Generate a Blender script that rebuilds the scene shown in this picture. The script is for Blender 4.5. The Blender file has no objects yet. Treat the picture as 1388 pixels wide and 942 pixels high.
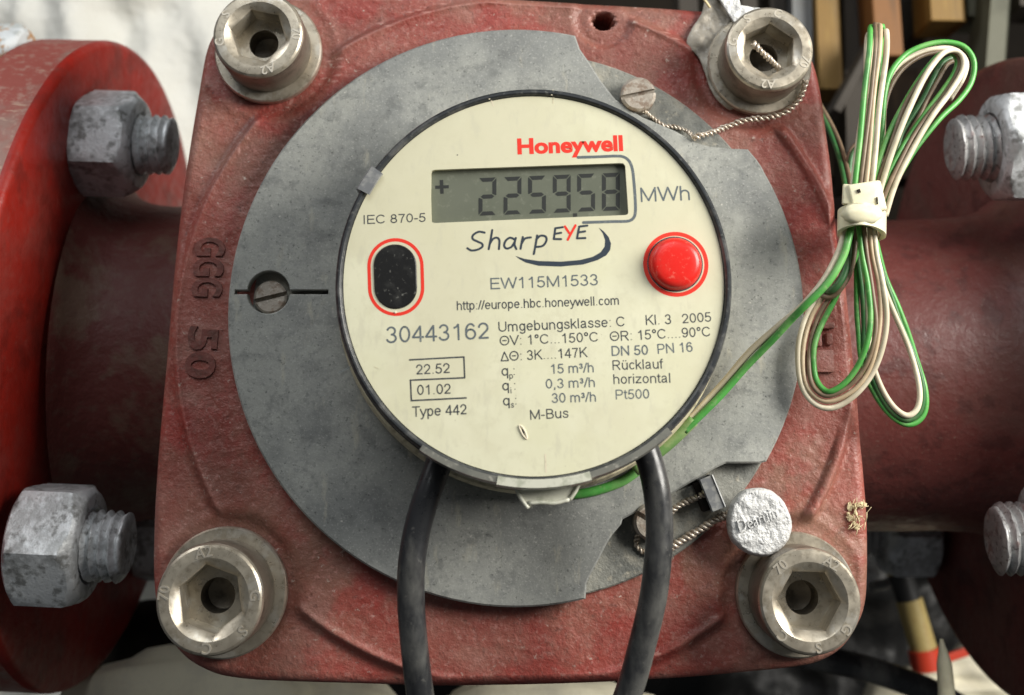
import bpy, bmesh, math, random
import numpy as np
from mathutils import Vector, Matrix, noise

random.seed(7)
C = bpy.context.scene.collection
MM = 0.001
PI = math.pi

# ------------------------------------------------------------------ camera
FPX, TH, Y0, H = 1800.0, math.radians(13), 190.0, 277.0     # focal length in photo pixels, tilt, principal row, height in mm
ct, st = math.cos(TH), math.sin(TH)
cam = bpy.data.cameras.new('camera'); camo = bpy.data.objects.new('camera', cam); C.objects.link(camo)
camo.location = (0, 0, H*MM); camo.rotation_euler = (TH, 0, 0)
cam.sensor_width = 36; cam.lens = FPX/1388*36
cam.shift_y = -(471-Y0)/1388; cam.shift_x = 0
cam.clip_start = 0.005; cam.clip_end = 20
cam.dof.use_dof = True; cam.dof.focus_distance = 0.262; cam.dof.aperture_fstop = 18
bpy.context.scene.camera = camo

# ------------------------------------------------------------------ light
W = bpy.data.worlds.new('World'); bpy.context.scene.world = W; W.use_nodes = True
W.node_tree.nodes['Background'].inputs[0].default_value = (0.93, 0.97, 1.0, 1)
W.node_tree.nodes['Background'].inputs[1].default_value = 0.07

def area(name, loc, target, sx, sy, power, col):
    l = bpy.data.lights.new(name, 'AREA'); l.shape = 'RECTANGLE'; l.size = sx; l.size_y = sy
    l.energy = power; l.color = col
    o = bpy.data.objects.new(name, l); C.objects.link(o); o.location = loc
    d = Vector(target)-Vector(loc); o.rotation_euler = d.to_track_quat('-Z', 'Y').to_euler()
    return o
area('window_light', (0.36, 0.15, 0.215), (0.01, 0, -0.01), 0.18, 0.24, 3.9, (1.0, 0.965, 0.90))
area('ceiling_light', (-0.10, 0.70, 0.80), (0, 0, 0), 0.6, 0.6, 4.2, (0.95, 0.98, 1.0))
area('side_fill_light', (-0.42, 0.46, 0.16), (-0.12, 0.10, -0.17), 0.25, 0.25, 1.15, (0.97, 0.98, 1.0))  # added fill lamp without a known source, lifts the sheet and left rim

sc = bpy.context.scene
sc.view_settings.view_transform = 'Standard'; sc.view_settings.look = 'None'
sc.view_settings.exposure = 0.0; sc.view_settings.gamma = 1.0; sc.view_settings.use_curve_mapping = False

# ------------------------------------------------------------------ photo ray -> point in the place (millimetres)
def ray(px, py):
    dx, dy = px-694.0, Y0-py
    return np.array([dx, dy*ct+FPX*st, dy*st-FPX*ct])
def at(px, py, z=0.0):
    d = ray(px, py); t = (z-H)/d[2]
    return np.array([0, 0, H])+t*d
def atX(px, py, X):
    d = ray(px, py); t = X/d[0]
    return np.array([0, 0, H])+t*d
def scale_at(py, z):                                    # photo pixels per millimetre on the level z
    return (FPX*ct+(py-Y0)*st)/(H-z)

# ------------------------------------------------------------------ object helpers
def tag(o, label=None, cat=None, group=None, kind=None):
    if label: o['label'] = label
    if cat: o['category'] = cat
    if group: o['group'] = group
    if kind: o['kind'] = kind
    return o
def thing(name, loc_mm, label, cat, group=None, rot=(0, 0, 0)):
    o = bpy.data.objects.new(name, None); C.objects.link(o)
    o.location = Vector(loc_mm)*MM; o.rotation_euler = rot; o.empty_display_size = 0.005
    return tag(o, label, cat, group)
def world_loc(o):
    m = Vector((0, 0, 0))
    while o is not None:
        m = m+Vector(o.location); o = o.parent
    return np.array(m)/MM
def obj(name, V, F, m, parent=None, smooth=False, local=False, auto=None):
    """one mesh object; V in mm, in world space unless local"""
    V = np.asarray(V, float)
    base = np.zeros(3) if (parent is None or local) else world_loc(parent)
    me = bpy.data.meshes.new(name)
    me.from_pydata(((V-base)*MM).tolist(), [], [tuple(int(i) for i in f) for f in F])
    me.validate()
    bm = bmesh.new(); bm.from_mesh(me); bmesh.ops.recalc_face_normals(bm, faces=bm.faces); bm.to_mesh(me); bm.free()
    if m: me.materials.append(m)
    if smooth or auto:
        me.polygons.foreach_set('use_smooth', [True]*len(me.polygons))
        if auto: me.set_sharp_from_angle(angle=math.radians(auto))
    o = bpy.data.objects.new(name, me); C.objects.link(o); o.parent = parent
    return o
def copy_tree(o, parent=None):
    c = o.copy(); C.objects.link(c); c.parent = parent
    for ch in list(o.children): copy_tree(ch, c)
    return c
def join(parts):
    V, F, n = [], [], 0
    for v, f in parts:
        V.append(np.asarray(v, float)); F += [[i+n for i in q] for q in f]; n += len(v)
    return np.concatenate(V), F
def rings(R, closed_start=False, closed_end=False, wrap=True):
    """R: list of rings with equal point counts -> verts, faces"""
    n = len(R[0]); V = np.concatenate(R); F = []
    for k in range(len(R)-1):
        a, b = k*n, (k+1)*n
        for i in range(n if wrap else n-1):
            j = (i+1) % n; F.append((a+i, a+j, b+j, b+i))
    if closed_start: F.append(tuple(range(n)))
    if closed_end: F.append(tuple(range((len(R)-1)*n, len(R)*n)))
    return V, F
def lathe(c, prof, N=64, start=False, end=False, hexrot=0.0):
    """axis z through c; prof rows (r or callable of angle, z)"""
    t = np.arange(N)*2*PI/N; R = []
    for r, z in prof:
        rr = np.array([r(a) for a in t]) if callable(r) else np.full(N, float(r))
        R.append(np.stack([c[0]+rr*np.cos(t), c[1]+rr*np.sin(t), np.full(N, c[2]+z)], 1))
    return rings(R, start, end)
def resample(P, n, closed=True):
    P = np.asarray(P, float); m = len(P); out = []
    seg = m if closed else m-1
    for i in range(seg):
        if closed: p0, p1, p2, p3 = P[(i-1) % m], P[i], P[(i+1) % m], P[(i+2) % m]
        else: p0, p1, p2, p3 = P[max(i-1, 0)], P[i], P[i+1], P[min(i+2, m-1)]
        for u in np.linspace(0, 1, 24, endpoint=False):
            out.append(0.5*((2*p1)+(-p0+p2)*u+(2*p0-5*p1+4*p2-p3)*u*u+(-p0+3*p1-3*p2+p3)*u**3))
    if not closed: out.append(P[-1])
    out = np.array(out)
    if closed: out = np.vstack([out, out[:1]])
    d = np.concatenate([[0], np.cumsum(np.linalg.norm(np.diff(out, axis=0), axis=1))])
    s = np.linspace(0, d[-1], n+1)[:-1] if closed else np.linspace(0, d[-1], n)
    return np.stack([np.interp(s, d, out[:, k]) for k in range(out.shape[1])], 1)
def tube(P, r, N=14, n=None, caps=True, closed=False):
    P = np.asarray(P, float)
    if n: P = resample(P, n, closed)
    m = len(P); rr = np.full(m, float(r)) if np.isscalar(r) else np.interp(np.linspace(0, 1, m), np.linspace(0, 1, len(r)), r)
    if closed: T = np.roll(P, -1, 0)-np.roll(P, 1, 0)
    else: T = np.gradient(P, axis=0)
    T /= np.linalg.norm(T, axis=1)[:, None]+1e-12
    a = np.cross(T[0], [0, 0, 1.0])
    if np.linalg.norm(a) < .1: a = np.cross(T[0], [1.0, 0, 0])
    a /= np.linalg.norm(a); R = []; t = np.arange(N)*2*PI/N
    for i in range(m):
        a = a-T[i]*(a@T[i]); a /= np.linalg.norm(a); b = np.cross(T[i], a)
        R.append(P[i]+rr[i]*(np.cos(t)[:, None]*a+np.sin(t)[:, None]*b))
    if closed:
        R.append(R[0]); return rings(R)
    return rings(R, caps, caps)
def fill(outer, holes=()):
    """triangulated flat face between loops given as Nx3"""
    bm = bmesh.new()
    for L in [outer]+list(holes):
        vs = [bm.verts.new(p) for p in L]
        for i in range(len(vs)): bm.edges.new((vs[i], vs[(i+1) % len(vs)]))
    bmesh.ops.triangle_fill(bm, edges=bm.edges, use_beauty=True)
    bm.verts.index_update()
    V = np.array([v.co[:] for v in bm.verts]); F = [[v.index for v in f.verts] for f in bm.faces]; bm.free()
    return V, F
def inset(P, d):
    """2-D offset of a closed loop towards its inside"""
    P = np.asarray(P, float); a = np.roll(P, 1, 0); b = np.roll(P, -1, 0)
    T = (b-a)[:, :2]; T /= np.linalg.norm(T, axis=1)[:, None]+1e-12
    area_ = 0.5*np.sum(P[:, 0]*np.roll(P[:, 1], -1)-np.roll(P[:, 0], -1)*P[:, 1])
    N = np.stack([-T[:, 1], T[:, 0]], 1)*(1 if area_ > 0 else -1)
    Q = P.copy(); Q[:, :2] += N*d; return Q
def slab(L, z0, z1, bev=0.3, holes=()):
    """prism of a loop (z overwritten) with a chamfered top edge"""
    def zz(P, z): Q = np.array(P, float); Q[:, 2] = z; return Q
    I = inset(L, bev)
    parts = [rings([zz(L, z0), zz(L, z1-bev), zz(I, z1)])]
    tops = []
    for h in holes:
        hi = inset(h, -bev*0.5)
        parts.append(rings([zz(h, z0), zz(h, z1-bev*0.5), zz(hi, z1)])); tops.append(zz(hi, z1))
    parts.append(fill(zz(I, z1), tops)); parts.append(fill(zz(L, z0), [zz(h, z0) for h in holes]))
    return join(parts)
def box(c, ax, ay, az, bev=0.0):
    """c centre, three half-axis vectors; optional chamfer on all edges"""
    c, ax, ay, az = map(lambda v: np.asarray(v, float), (c, ax, ay, az))
    bm = bmesh.new(); bmesh.ops.create_cube(bm, size=2)
    M = np.stack([ax, ay, az], 1)
    for v in bm.verts: v.co = Vector(c+M@np.array(v.co))
    if bev: bmesh.ops.bevel(bm, geom=list(bm.edges), offset=bev, segments=2, affect='EDGES', profile=0.5)
    bm.verts.index_update(); V = np.array([v.co[:] for v in bm.verts]); F = [[v.index for v in f.verts] for f in bm.faces]; bm.free()
    return V, F
def ball(c, rx, ry, rz, rough=0.0, seed=0, sub=3):
    bm = bmesh.new(); bmesh.ops.create_icosphere(bm, subdivisions=sub, radius=1)
    for v in bm.verts:
        k = 1+rough*noise.noise(Vector(v.co)*2.2+Vector((seed, 0, 0)))
        v.co = Vector((c[0]+v.co.x*rx*k, c[1]+v.co.y*ry*k, c[2]+v.co.z*rz*k))
    bm.verts.index_update(); V = np.array([v.co[:] for v in bm.verts]); F = [[v.index for v in f.verts] for f in bm.faces]; bm.free()
    return V, F
def stroke(P, w, z0, z1):
    """flat pen stroke with round ends along 2-D/3-D points (mm)"""
    P = np.asarray(P, float)[:, :2]
    P = resample(P, max(12, 5*len(P)), False) if len(P) > 2 else np.linspace(P[0], P[1], 3)
    T = np.gradient(P, axis=0); T /= np.linalg.norm(T, axis=1)[:, None]+1e-12
    Nn = np.stack([-T[:, 1], T[:, 0]], 1); L = []
    for k in range(7):
        a = PI/2+PI*k/6; L.append(P[0]+w/2*(math.cos(a)*T[0]+math.sin(a)*Nn[0]))
    L = L+[P[i]-Nn[i]*w/2 for i in range(1, len(P)-1)]
    for k in range(7):
        a = -PI/2+PI*k/6; L.append(P[-1]+w/2*(math.cos(a)*T[-1]+math.sin(a)*Nn[-1]))
    top = [P[i]+Nn[i]*w/2 for i in range(1, len(P)-1)]
    # build as a strip so it never self-overlaps
    A = np.array([P[i]+Nn[i]*w/2 for i in range(len(P))]); B = np.array([P[i]-Nn[i]*w/2 for i in range(len(P))])
    V = np.vstack([np.c_[A, np.full(len(A), z1)], np.c_[B, np.full(len(B), z1)]]); n = len(A)
    F = [(i, i+1, n+i+1, n+i) for i in range(n-1)]
    parts = [(V, F)]
    for e, s in ((0, -1), (-1, 1)):
        t = np.linspace(-PI/2, PI/2, 9)
        c = [np.array([*P[e], z1])] + [np.array([*(P[e]+w/2*(math.cos(a)*T[e]*s+math.sin(a)*Nn[e])), z1]) for a in t]
        parts.append((np.array(c), [(0, k, k+1) for k in range(1, 9)]))
    return join(parts)

# ------------------------------------------------------------------ text
_cap = {}
def text_mesh(s, bold=0.0, extrude=0.0):
    cu = bpy.data.curves.new('t', 'FONT'); cu.body = s; cu.size = 1; cu.offset = bold; cu.resolution_u = 4; cu.extrude = extrude
    o = bpy.data.objects.new('t', cu); C.objects.link(o)
    dg = bpy.context.evaluated_depsgraph_get(); dg.update()
    me = bpy.data.meshes.new_from_object(o.evaluated_get(dg))
    V = np.array([v.co[:] for v in me.vertices]); F = [list(p.vertices) for p in me.polygons]
    bpy.data.objects.remove(o); bpy.data.curves.remove(cu); bpy.data.meshes.remove(me)
    return V, F
def cap_h():
    if 'h' not in _cap:
        V, _ = text_mesh('H'); _cap['h'] = V[:, 1].max()
    return _cap['h']
def put_text(name, s, L, R, hpx, z, m, parent, bold=0.0, relief=0.0, shear=0.0, sink=0.02):
    """s from photo point L to photo point R on level z, capitals hpx photo pixels high"""
    V, F = text_mesh(s, bold, 0.5 if relief else 0)
    a, b = at(*L, z), at(*R, z); d = b-a; w = np.linalg.norm(d); d /= w; up = np.array([-d[1], d[0], 0])
    x0, x1 = V[:, 0].min(), V[:, 0].max(); hh = hpx/scale_at(L[1], z)/cap_h()
    P = a+((V[:, 0]-x0)/(x1-x0)*w)[:, None]*d+(V[:, 1]*hh)[:, None]*up+(V[:, 1]*hh*shear)[:, None]*d
    P[:, 2] = z+sink+(V[:, 2]*relief if relief else 0)
    return obj(name, P, F, m, parent)

# letters drawn with a pen, capitals 100 high
def arc(cx, cy, rx, ry, a0, a1, n=None):
    n = n or max(4, int(abs(a1-a0)/15))
    return [(cx+rx*math.cos(math.radians(a0+(a1-a0)*k/n)), cy+ry*math.sin(math.radians(a0+(a1-a0)*k/n))) for k in range(n+1)]
def oval(cx, cy, rx, ry): return arc(cx, cy, rx, ry, 90, 450, 26)
PEN = {
    ' ': (39, []), '0': (78, [oval(39, 50, 27, 44)]), '1': (78, [[(20, 74), (34, 80), (46, 95)], [(46, 95), (46, 2)]]),
    '2': (78, [arc(38, 68, 26, 26, 175, -38)+[(12, 7)], [(12, 7), (66, 7)]]),
    '3': (78, [arc(37, 72, 23, 22, 165, -90), arc(37, 28, 27, 23, 88, -165)]),
    '4': (78, [[(54, 2), (54, 94)], [(54, 94), (8, 28)], [(8, 28), (72, 28)]]),
    '5': (78, [[(63, 93), (22, 93)], [(22, 93), (15, 49)], arc(37, 32, 28, 27, 143, -158)]),
    '6': (78, [oval(40, 33, 27, 28), arc(41, 50, 28, 44, 42, 192)]),
    '7': (78, [[(10, 92), (66, 92)], [(66, 92), (44, 52), (32, 2)]]),
    '8': (78, [oval(39, 72, 22, 21), oval(39, 28, 27, 23)]),
    '9': (78, [oval(38, 67, 27, 28), arc(37, 50, 28, 44, 222, 372)]),
    'I': (39, [[(20, 2), (20, 98)]]), 'E': (93, [[(82, 94), (16, 94)], [(16, 98), (16, 2)], [(16, 6), (85, 6)], [(16, 52), (76, 52)]]),
    'C': (101, [arc(52, 50, 42, 44, 38, 322)]), 'W': (132, [[(4, 98), (34, 5)], [(34, 5), (66, 95)], [(66, 95), (98, 5)], [(98, 5), (128, 98)]]),
    'M': (116, [[(14, 2), (14, 96)], [(14, 96), (58, 8)], [(58, 8), (102, 96)], [(102, 96), (102, 2)]]),
    'N': (101, [[(14, 2), (14, 95)], [(14, 95), (86, 6)], [(86, 2), (86, 98)]]),
    'P': (93, [[(16, 2), (16, 94)], [(16, 94), (55, 94)]+arc(55, 69, 26, 25, 80, -80)+[(55, 44), (16, 44)]]),
    'R': (101, [[(16, 2), (16, 94)], [(16, 94), (58, 94)]+arc(58, 71, 26, 23, 80, -80)+[(58, 48), (16, 48)], [(52, 48), (88, 2)]]),
    'B': (93, [[(16, 2), (16, 98)], [(16, 94), (52, 94)]+arc(52, 73, 23, 21, 80, -80)+[(52, 52), (16, 52)], [(52, 52)]+arc(54, 29, 27, 23, 80, -80)+[(54, 6), (16, 6)]]),
    'D': (101, [[(16, 2), (16, 98)], [(16, 94), (48, 94)]+arc(48, 50, 40, 44, 80, -80)+[(48, 6), (16, 6)]]),
    'U': (101, [[(14, 98), (14, 38)]+arc(50, 38, 36, 32, 190, 350)+[(86, 38), (86, 98)]]),
    'T': (85, [[(4, 94), (82, 94)], [(43, 94), (43, 2)]]), 'K': (93, [[(15, 2), (15, 98)], [(82, 98), (16, 40)], [(38, 58), (86, 2)]]),
    'V': (93, [[(4, 98), (46, 4)], [(46, 4), (89, 98)]]), '\u0398': (109, [oval(54, 50, 44, 44), [(34, 50), (74, 50)]]),
    '\u0394': (93, [[(8, 5), (46, 94)], [(46, 94), (86, 5)], [(86, 5), (8, 5)]]),
    'h': (78, [[(14, 2), (14, 98)], arc(39, 43, 25, 26, 165, 0)+[(64, 2)]]), 'n': (78, [[(14, 2), (14, 70)], arc(39, 43, 25, 26, 165, 0)+[(64, 2)]]),
    'm': (116, [[(12, 2), (12, 70)], arc(34, 46, 22, 23, 160, 0)+[(56, 2)], arc(78, 46, 22, 23, 160, 0)+[(100, 2)]]),
    'u': (78, [[(14, 70), (14, 30)]+arc(38, 30, 24, 25, 190, 345), [(64, 70), (64, 2)]]),
    '\u00fc': (78, [[(14, 70), (14, 30)]+arc(38, 30, 24, 25, 190, 345), [(64, 70), (64, 2)], [(26, 88), (26, 94)], [(51, 88), (51, 94)]]),
    't': (39, [[(18, 90), (18, 18)]+arc(30, 18, 12, 12, 190, 270)+[(36, 6)], [(4, 69), (35, 69)]]),
    'p': (78, [[(14, -26), (14, 70)], oval(39, 37, 25, 32)]), 'q': (78, [[(64, -26), (64, 70)], oval(39, 37, 25, 32)]), 'b': (78, [[(14, 2), (14, 98)], oval(39, 37, 25, 32)]),
    'g': (78, [oval(39, 38, 25, 31), [(64, 70), (64, -4)]+arc(39, -4, 25, 19, -10, -160)]), 'e': (78, [[(13, 38), (65, 38)], arc(39, 37, 27, 32, 4, 318)]),
    'c': (70, [arc(38, 37, 25, 31, 45, 315)]), 'o': (78, [oval(39, 37, 26, 32)]), 'r': (47, [[(14, 2), (14, 70)], arc(37, 42, 23, 26, 165, 78)]),
    'a': (78, [arc(36, 52, 21, 17, 165, 10)+[(57, 48), (57, 16), (63, 3)], [(57, 43), (40, 38), (29, 36)]+arc(29, 21, 16, 15, 110, 270)+[(44, 9), (57, 24)]]),
    's': (70, [[(59, 53), (52, 65), (36, 69), (20, 65), (15, 54), (21, 44), (36, 38), (52, 33), (60, 22), (53, 9), (35, 5), (17, 9), (10, 21)]]),
    'k': (70, [[(13, 2), (13, 98)], [(58, 70), (14, 31)], [(30, 45), (63, 2)]]), 'l': (31, [[(15, 2), (15, 98)]]), 'i': (31, [[(15, 2), (15, 70)], [(15, 90), (15, 97)]]),
    'f': (39, [[(18, 2), (18, 80)]+arc(31, 80, 13, 15, 170, 80), [(4, 69), (36, 69)]]), 'y': (70, [[(4, 70), (35, 4)], [(66, 70), (35, 2), (28, -16), (18, -24), (8, -22)]]),
    'w': (101, [[(3, 70), (26, 5)], [(26, 5), (50, 68)], [(50, 68), (75, 5)], [(75, 5), (98, 70)]]), 'z': (70, [[(8, 66), (60, 66)], [(60, 66), (8, 7)], [(8, 7), (62, 7)]]),
    '.': (39, [[(19, 5), (19, 8)]]), ':': (39, [[(19, 5), (19, 8)], [(19, 63), (19, 66)]]), ',': (39, [[(20, 8), (19, -4), (14, -14)]]),
    '/': (39, [[(2, 2), (36, 98)]]), '-': (47, [[(7, 38), (40, 38)]]), '\u00b0': (56, [oval(28, 80, 15, 15)]),
    '\u00b3': (47, [[(22+(x-37)*.5, 68+(y-50)*.5) for x, y in q] for q in (arc(37, 72, 23, 22, 165, -90), arc(37, 28, 27, 23, 88, -165))]),
}
def pen_line(P, w, z):
    """flat ribbon with round ends along a ready polyline"""
    P = np.asarray(P, float)[:, :2]; d = np.linalg.norm(np.diff(P, axis=0), axis=1); P = P[np.concatenate([[True], d > 1e-6])]
    T_ = np.gradient(P, axis=0); T_ /= np.linalg.norm(T_, axis=1)[:, None]+1e-12; N_ = np.stack([-T_[:, 1], T_[:, 0]], 1); n = len(P)
    V = np.vstack([P+N_*w/2, P-N_*w/2]); F = [(i, i+1, n+i+1, n+i) for i in range(n-1)]; parts = [(np.c_[V, np.full(2*n, z)], F)]
    for e, sg in ((0, -1), (-1, 1)):
        c = [P[e]]+[P[e]+w/2*(math.cos(a)*T_[e]*sg*0.55+math.sin(a)*N_[e]) for a in np.linspace(-PI/2, PI/2, 7)]
        parts.append((np.c_[np.array(c), np.full(8, z)], [(0, k, k+1) for k in range(1, 7)]))
    return join(parts)
def pen_text(name, s, L, R, hpx, z, m, parent, weight=0.125, sink=0.02):
    """drawn text from photo point L to photo point R on level z, capitals hpx photo pixels high"""
    a, b = at(*L, z), at(*R, z); d = b-a; w = np.linalg.norm(d); d /= w; up = np.array([-d[1], d[0], 0]); hh = hpx/scale_at(L[1], z)/100
    lines, x = [], 0
    for ch in s:
        adv, q = PEN[ch]; lines += [[(px+x, py) for px, py in l] for l in q]; x += adv
    xs = [p[0] for l in lines for p in l]; x0, x1 = min(xs)-6, max(xs)+6
    parts = []
    for i, l in enumerate(lines):
        P = [a+d*((px-x0)/(x1-x0)*w)+up*(py*hh) for px, py in l]; parts.append(pen_line(P, weight*100*hh, z+sink+0.0012*(i % 9)))
    return obj(name, *join(parts), m, parent)

# ------------------------------------------------------------------ materials
def mat(name, col, rough=0.5, metal=0.0, layers=(), bumps=(), coat=0.0, rvar=0.0, spec=0.5, trans=0.0, sss=0.0, edge=None, ior=1.45):
    """layers: (scale per mm, colour, from, to, amount[, detail][, stretch]); bumps: (scale per mm, strength, distance mm[, kind])"""
    m = bpy.data.materials.new(name); m.use_nodes = True; nt = m.node_tree; N, Lk = nt.nodes, nt.links
    b = N['Principled BSDF']; b.inputs['Roughness'].default_value = rough; b.inputs['Metallic'].default_value = metal
    b.inputs['Coat Weight'].default_value = coat; b.inputs['Coat Roughness'].default_value = 0.25
    b.inputs['Specular IOR Level'].default_value = spec; b.inputs['Transmission Weight'].default_value = trans
    b.inputs['IOR'].default_value = ior
    if sss: b.inputs['Subsurface Weight'].default_value = sss; b.inputs['Subsurface Scale'].default_value = 0.002; b.inputs['Subsurface Radius'].default_value = (1, .8, .5)
    tc = N.new('ShaderNodeTexCoord')
    def ntex(sc_, detail=5, stretch=(1, 1, 1), off=0, kind='noise'):
        mp = N.new('ShaderNodeMapping'); mp.inputs['Scale'].default_value = [1000*sc_*k for k in stretch]
        mp.inputs['Location'].default_value = (off*3.1, off*1.7, off*0.9)
        Lk.new(tc.outputs['Object'], mp.inputs[0])
        if kind == 'voronoi':
            t = N.new('ShaderNodeTexVoronoi'); t.inputs['Scale'].default_value = 1; t.feature = 'SMOOTH_F1' if False else 'F1'; Lk.new(mp.outputs[0], t.inputs[0]); return t.outputs['Distance']
        if kind == 'cell':
            t = N.new('ShaderNodeTexVoronoi'); t.inputs['Scale'].default_value = 1; Lk.new(mp.outputs[0], t.inputs[0])
            s = N.new('ShaderNodeSeparateColor'); Lk.new(t.outputs['Color'], s.inputs[0]); return s.outputs[0]
        t = N.new('ShaderNodeTexNoise'); t.inputs['Scale'].default_value = 1; t.inputs['Detail'].default_value = detail
        t.inputs['Roughness'].default_value = 0.62
        Lk.new(mp.outputs[0], t.inputs['Vector']); return t.outputs['Fac']
    cur = None
    for i, ly in enumerate(layers):
        s_, c2, lo, hi, amt = ly[:5]; det = ly[5] if len(ly) > 5 else 5; stc = ly[6] if len(ly) > 6 else (1, 1, 1); kd = ly[7] if len(ly) > 7 else 'noise'
        f = ntex(s_, det, stc, i+1, kd)
        mr = N.new('ShaderNodeMapRange'); mr.inputs[1].default_value = .5+(lo-.5)*.55; mr.inputs[2].default_value = .5+(hi-.5)*.62; mr.inputs[4].default_value = amt
        Lk.new(f, mr.inputs[0])
        mx = N.new('ShaderNodeMix'); mx.data_type = 'RGBA'; Lk.new(mr.outputs[0], mx.inputs[0])
        if cur is None: mx.inputs[6].default_value = (*col, 1)
        else: Lk.new(cur, mx.inputs[6])
        mx.inputs[7].default_value = (*c2, 1); cur = mx.outputs[2]
    if edge is not None:
        g = N.new('ShaderNodeNewGeometry'); mr = N.new('ShaderNodeMapRange'); mr.inputs[1].default_value = 0.515; mr.inputs[2].default_value = 0.60; mr.inputs[4].default_value = 0.45
        Lk.new(g.outputs['Pointiness'], mr.inputs[0]); mx = N.new('ShaderNodeMix'); mx.data_type = 'RGBA'; Lk.new(mr.outputs[0], mx.inputs[0]); Lk.new(cur, mx.inputs[6]); mx.inputs[7].default_value = (*edge, 1); cur = mx.outputs[2]
    if cur is not None: Lk.new(cur, b.inputs['Base Color'])
    else: b.inputs['Base Color'].default_value = (*col, 1)
    if rvar:
        f = ntex(0.35, 4, off=9); mr = N.new('ShaderNodeMapRange'); mr.inputs[1].default_value = .3; mr.inputs[2].default_value = .7
        mr.inputs[3].default_value = max(rough-rvar, .05); mr.inputs[4].default_value = min(rough+rvar, 1); Lk.new(f, mr.inputs[0]); Lk.new(mr.outputs[0], b.inputs['Roughness'])
    prev = None
    for i, bp in enumerate(bumps):
        s_, st_, dist = bp[:3]; kd = bp[3] if len(bp) > 3 else 'noise'
        f = ntex(s_, 4, off=20+i, kind=kd); bn = N.new('ShaderNodeBump'); bn.inputs['Strength'].default_value = st_; bn.inputs['Distance'].default_value = dist*MM
        Lk.new(f, bn.inputs['Height'])
        if prev is not None: Lk.new(prev, bn.inputs['Normal'])
        prev = bn.outputs[0]
    if prev is not None: Lk.new(prev, b.inputs['Normal'])
    return m

M = {}
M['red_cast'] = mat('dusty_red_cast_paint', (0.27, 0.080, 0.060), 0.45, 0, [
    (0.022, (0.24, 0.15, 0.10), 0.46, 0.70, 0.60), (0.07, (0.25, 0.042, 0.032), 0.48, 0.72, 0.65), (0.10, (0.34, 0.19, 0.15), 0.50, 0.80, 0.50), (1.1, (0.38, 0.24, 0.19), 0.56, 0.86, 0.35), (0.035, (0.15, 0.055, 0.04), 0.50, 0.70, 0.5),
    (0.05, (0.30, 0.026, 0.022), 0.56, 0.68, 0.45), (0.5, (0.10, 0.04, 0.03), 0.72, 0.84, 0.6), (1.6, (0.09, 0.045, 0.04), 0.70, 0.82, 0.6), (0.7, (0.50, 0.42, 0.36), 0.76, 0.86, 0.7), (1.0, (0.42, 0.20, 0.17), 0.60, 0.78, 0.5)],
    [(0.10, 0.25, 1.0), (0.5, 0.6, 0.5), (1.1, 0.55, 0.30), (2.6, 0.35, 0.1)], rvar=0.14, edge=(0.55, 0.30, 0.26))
M['red_letters'] = mat('dark_cast_letters', (0.16, 0.045, 0.034), 0.5, 0, [(0.3, (0.09, 0.035, 0.025), 0.45, 0.7, 0.8), (1.1, (0.25, 0.13, 0.1), 0.56, 0.8, 0.5)], [(1.2, 0.5, 0.3)])  # cast letters in a darker red than the plate
M['red_bright'] = mat('bright_red_paint', (0.25, 0.015, 0.009), 0.42, 0, [
    (0.035, (0.22, 0.045, 0.035), 0.48, 0.72, 0.6), (0.12, (0.32, 0.015, 0.008), 0.5, 0.7, 0.5), (0.5, (0.24, 0.06, 0.045), 0.60, 0.86, 0.35), (0.08, (0.12, 0.012, 0.008), 0.52, 0.70, 0.6, 8), (1.2, (0.40, 0.22, 0.16), 0.88, 0.96, 0.5)],
    [(0.15, 0.3, 0.7), (0.8, 0.3, 0.2)], rvar=0.12)
M['red_rim'] = mat('dusty_red_rim', (0.27, 0.065, 0.05), 0.6, 0, [
    (0.05, (0.25, 0.16, 0.13), 0.40, 0.62, 0.85), (0.5, (0.38, 0.25, 0.2), 0.55, 0.75, 0.5), (0.35, (0.45, 0.32, 0.24), 0.70, 0.80, 0.6, 6, (0.4, 1.6, 1))],
    [(0.4, 0.4, 0.4)], rvar=0.1)
M['maroon'] = mat('dark_maroon_paint', (0.15, 0.040, 0.034), 0.45, 0, [
    (0.03, (0.13, 0.07, 0.055), 0.48, 0.70, 0.6), (0.6, (0.17, 0.07, 0.06), 0.55, 0.8, 0.5), (0.14, (0.06, 0.02, 0.018), 0.55, 0.7, 0.5), (1.5, (0.25, 0.18, 0.14), 0.72, 0.8, 0.5)],
    [(0.3, 0.4, 0.8), (1.0, 0.4, 0.25)], rvar=0.12)
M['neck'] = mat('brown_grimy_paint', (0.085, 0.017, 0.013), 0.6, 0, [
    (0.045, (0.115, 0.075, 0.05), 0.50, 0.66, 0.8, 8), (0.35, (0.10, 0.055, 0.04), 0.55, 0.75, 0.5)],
    [(0.2, 0.5, 1.0), (0.9, 0.4, 0.3)])
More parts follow.
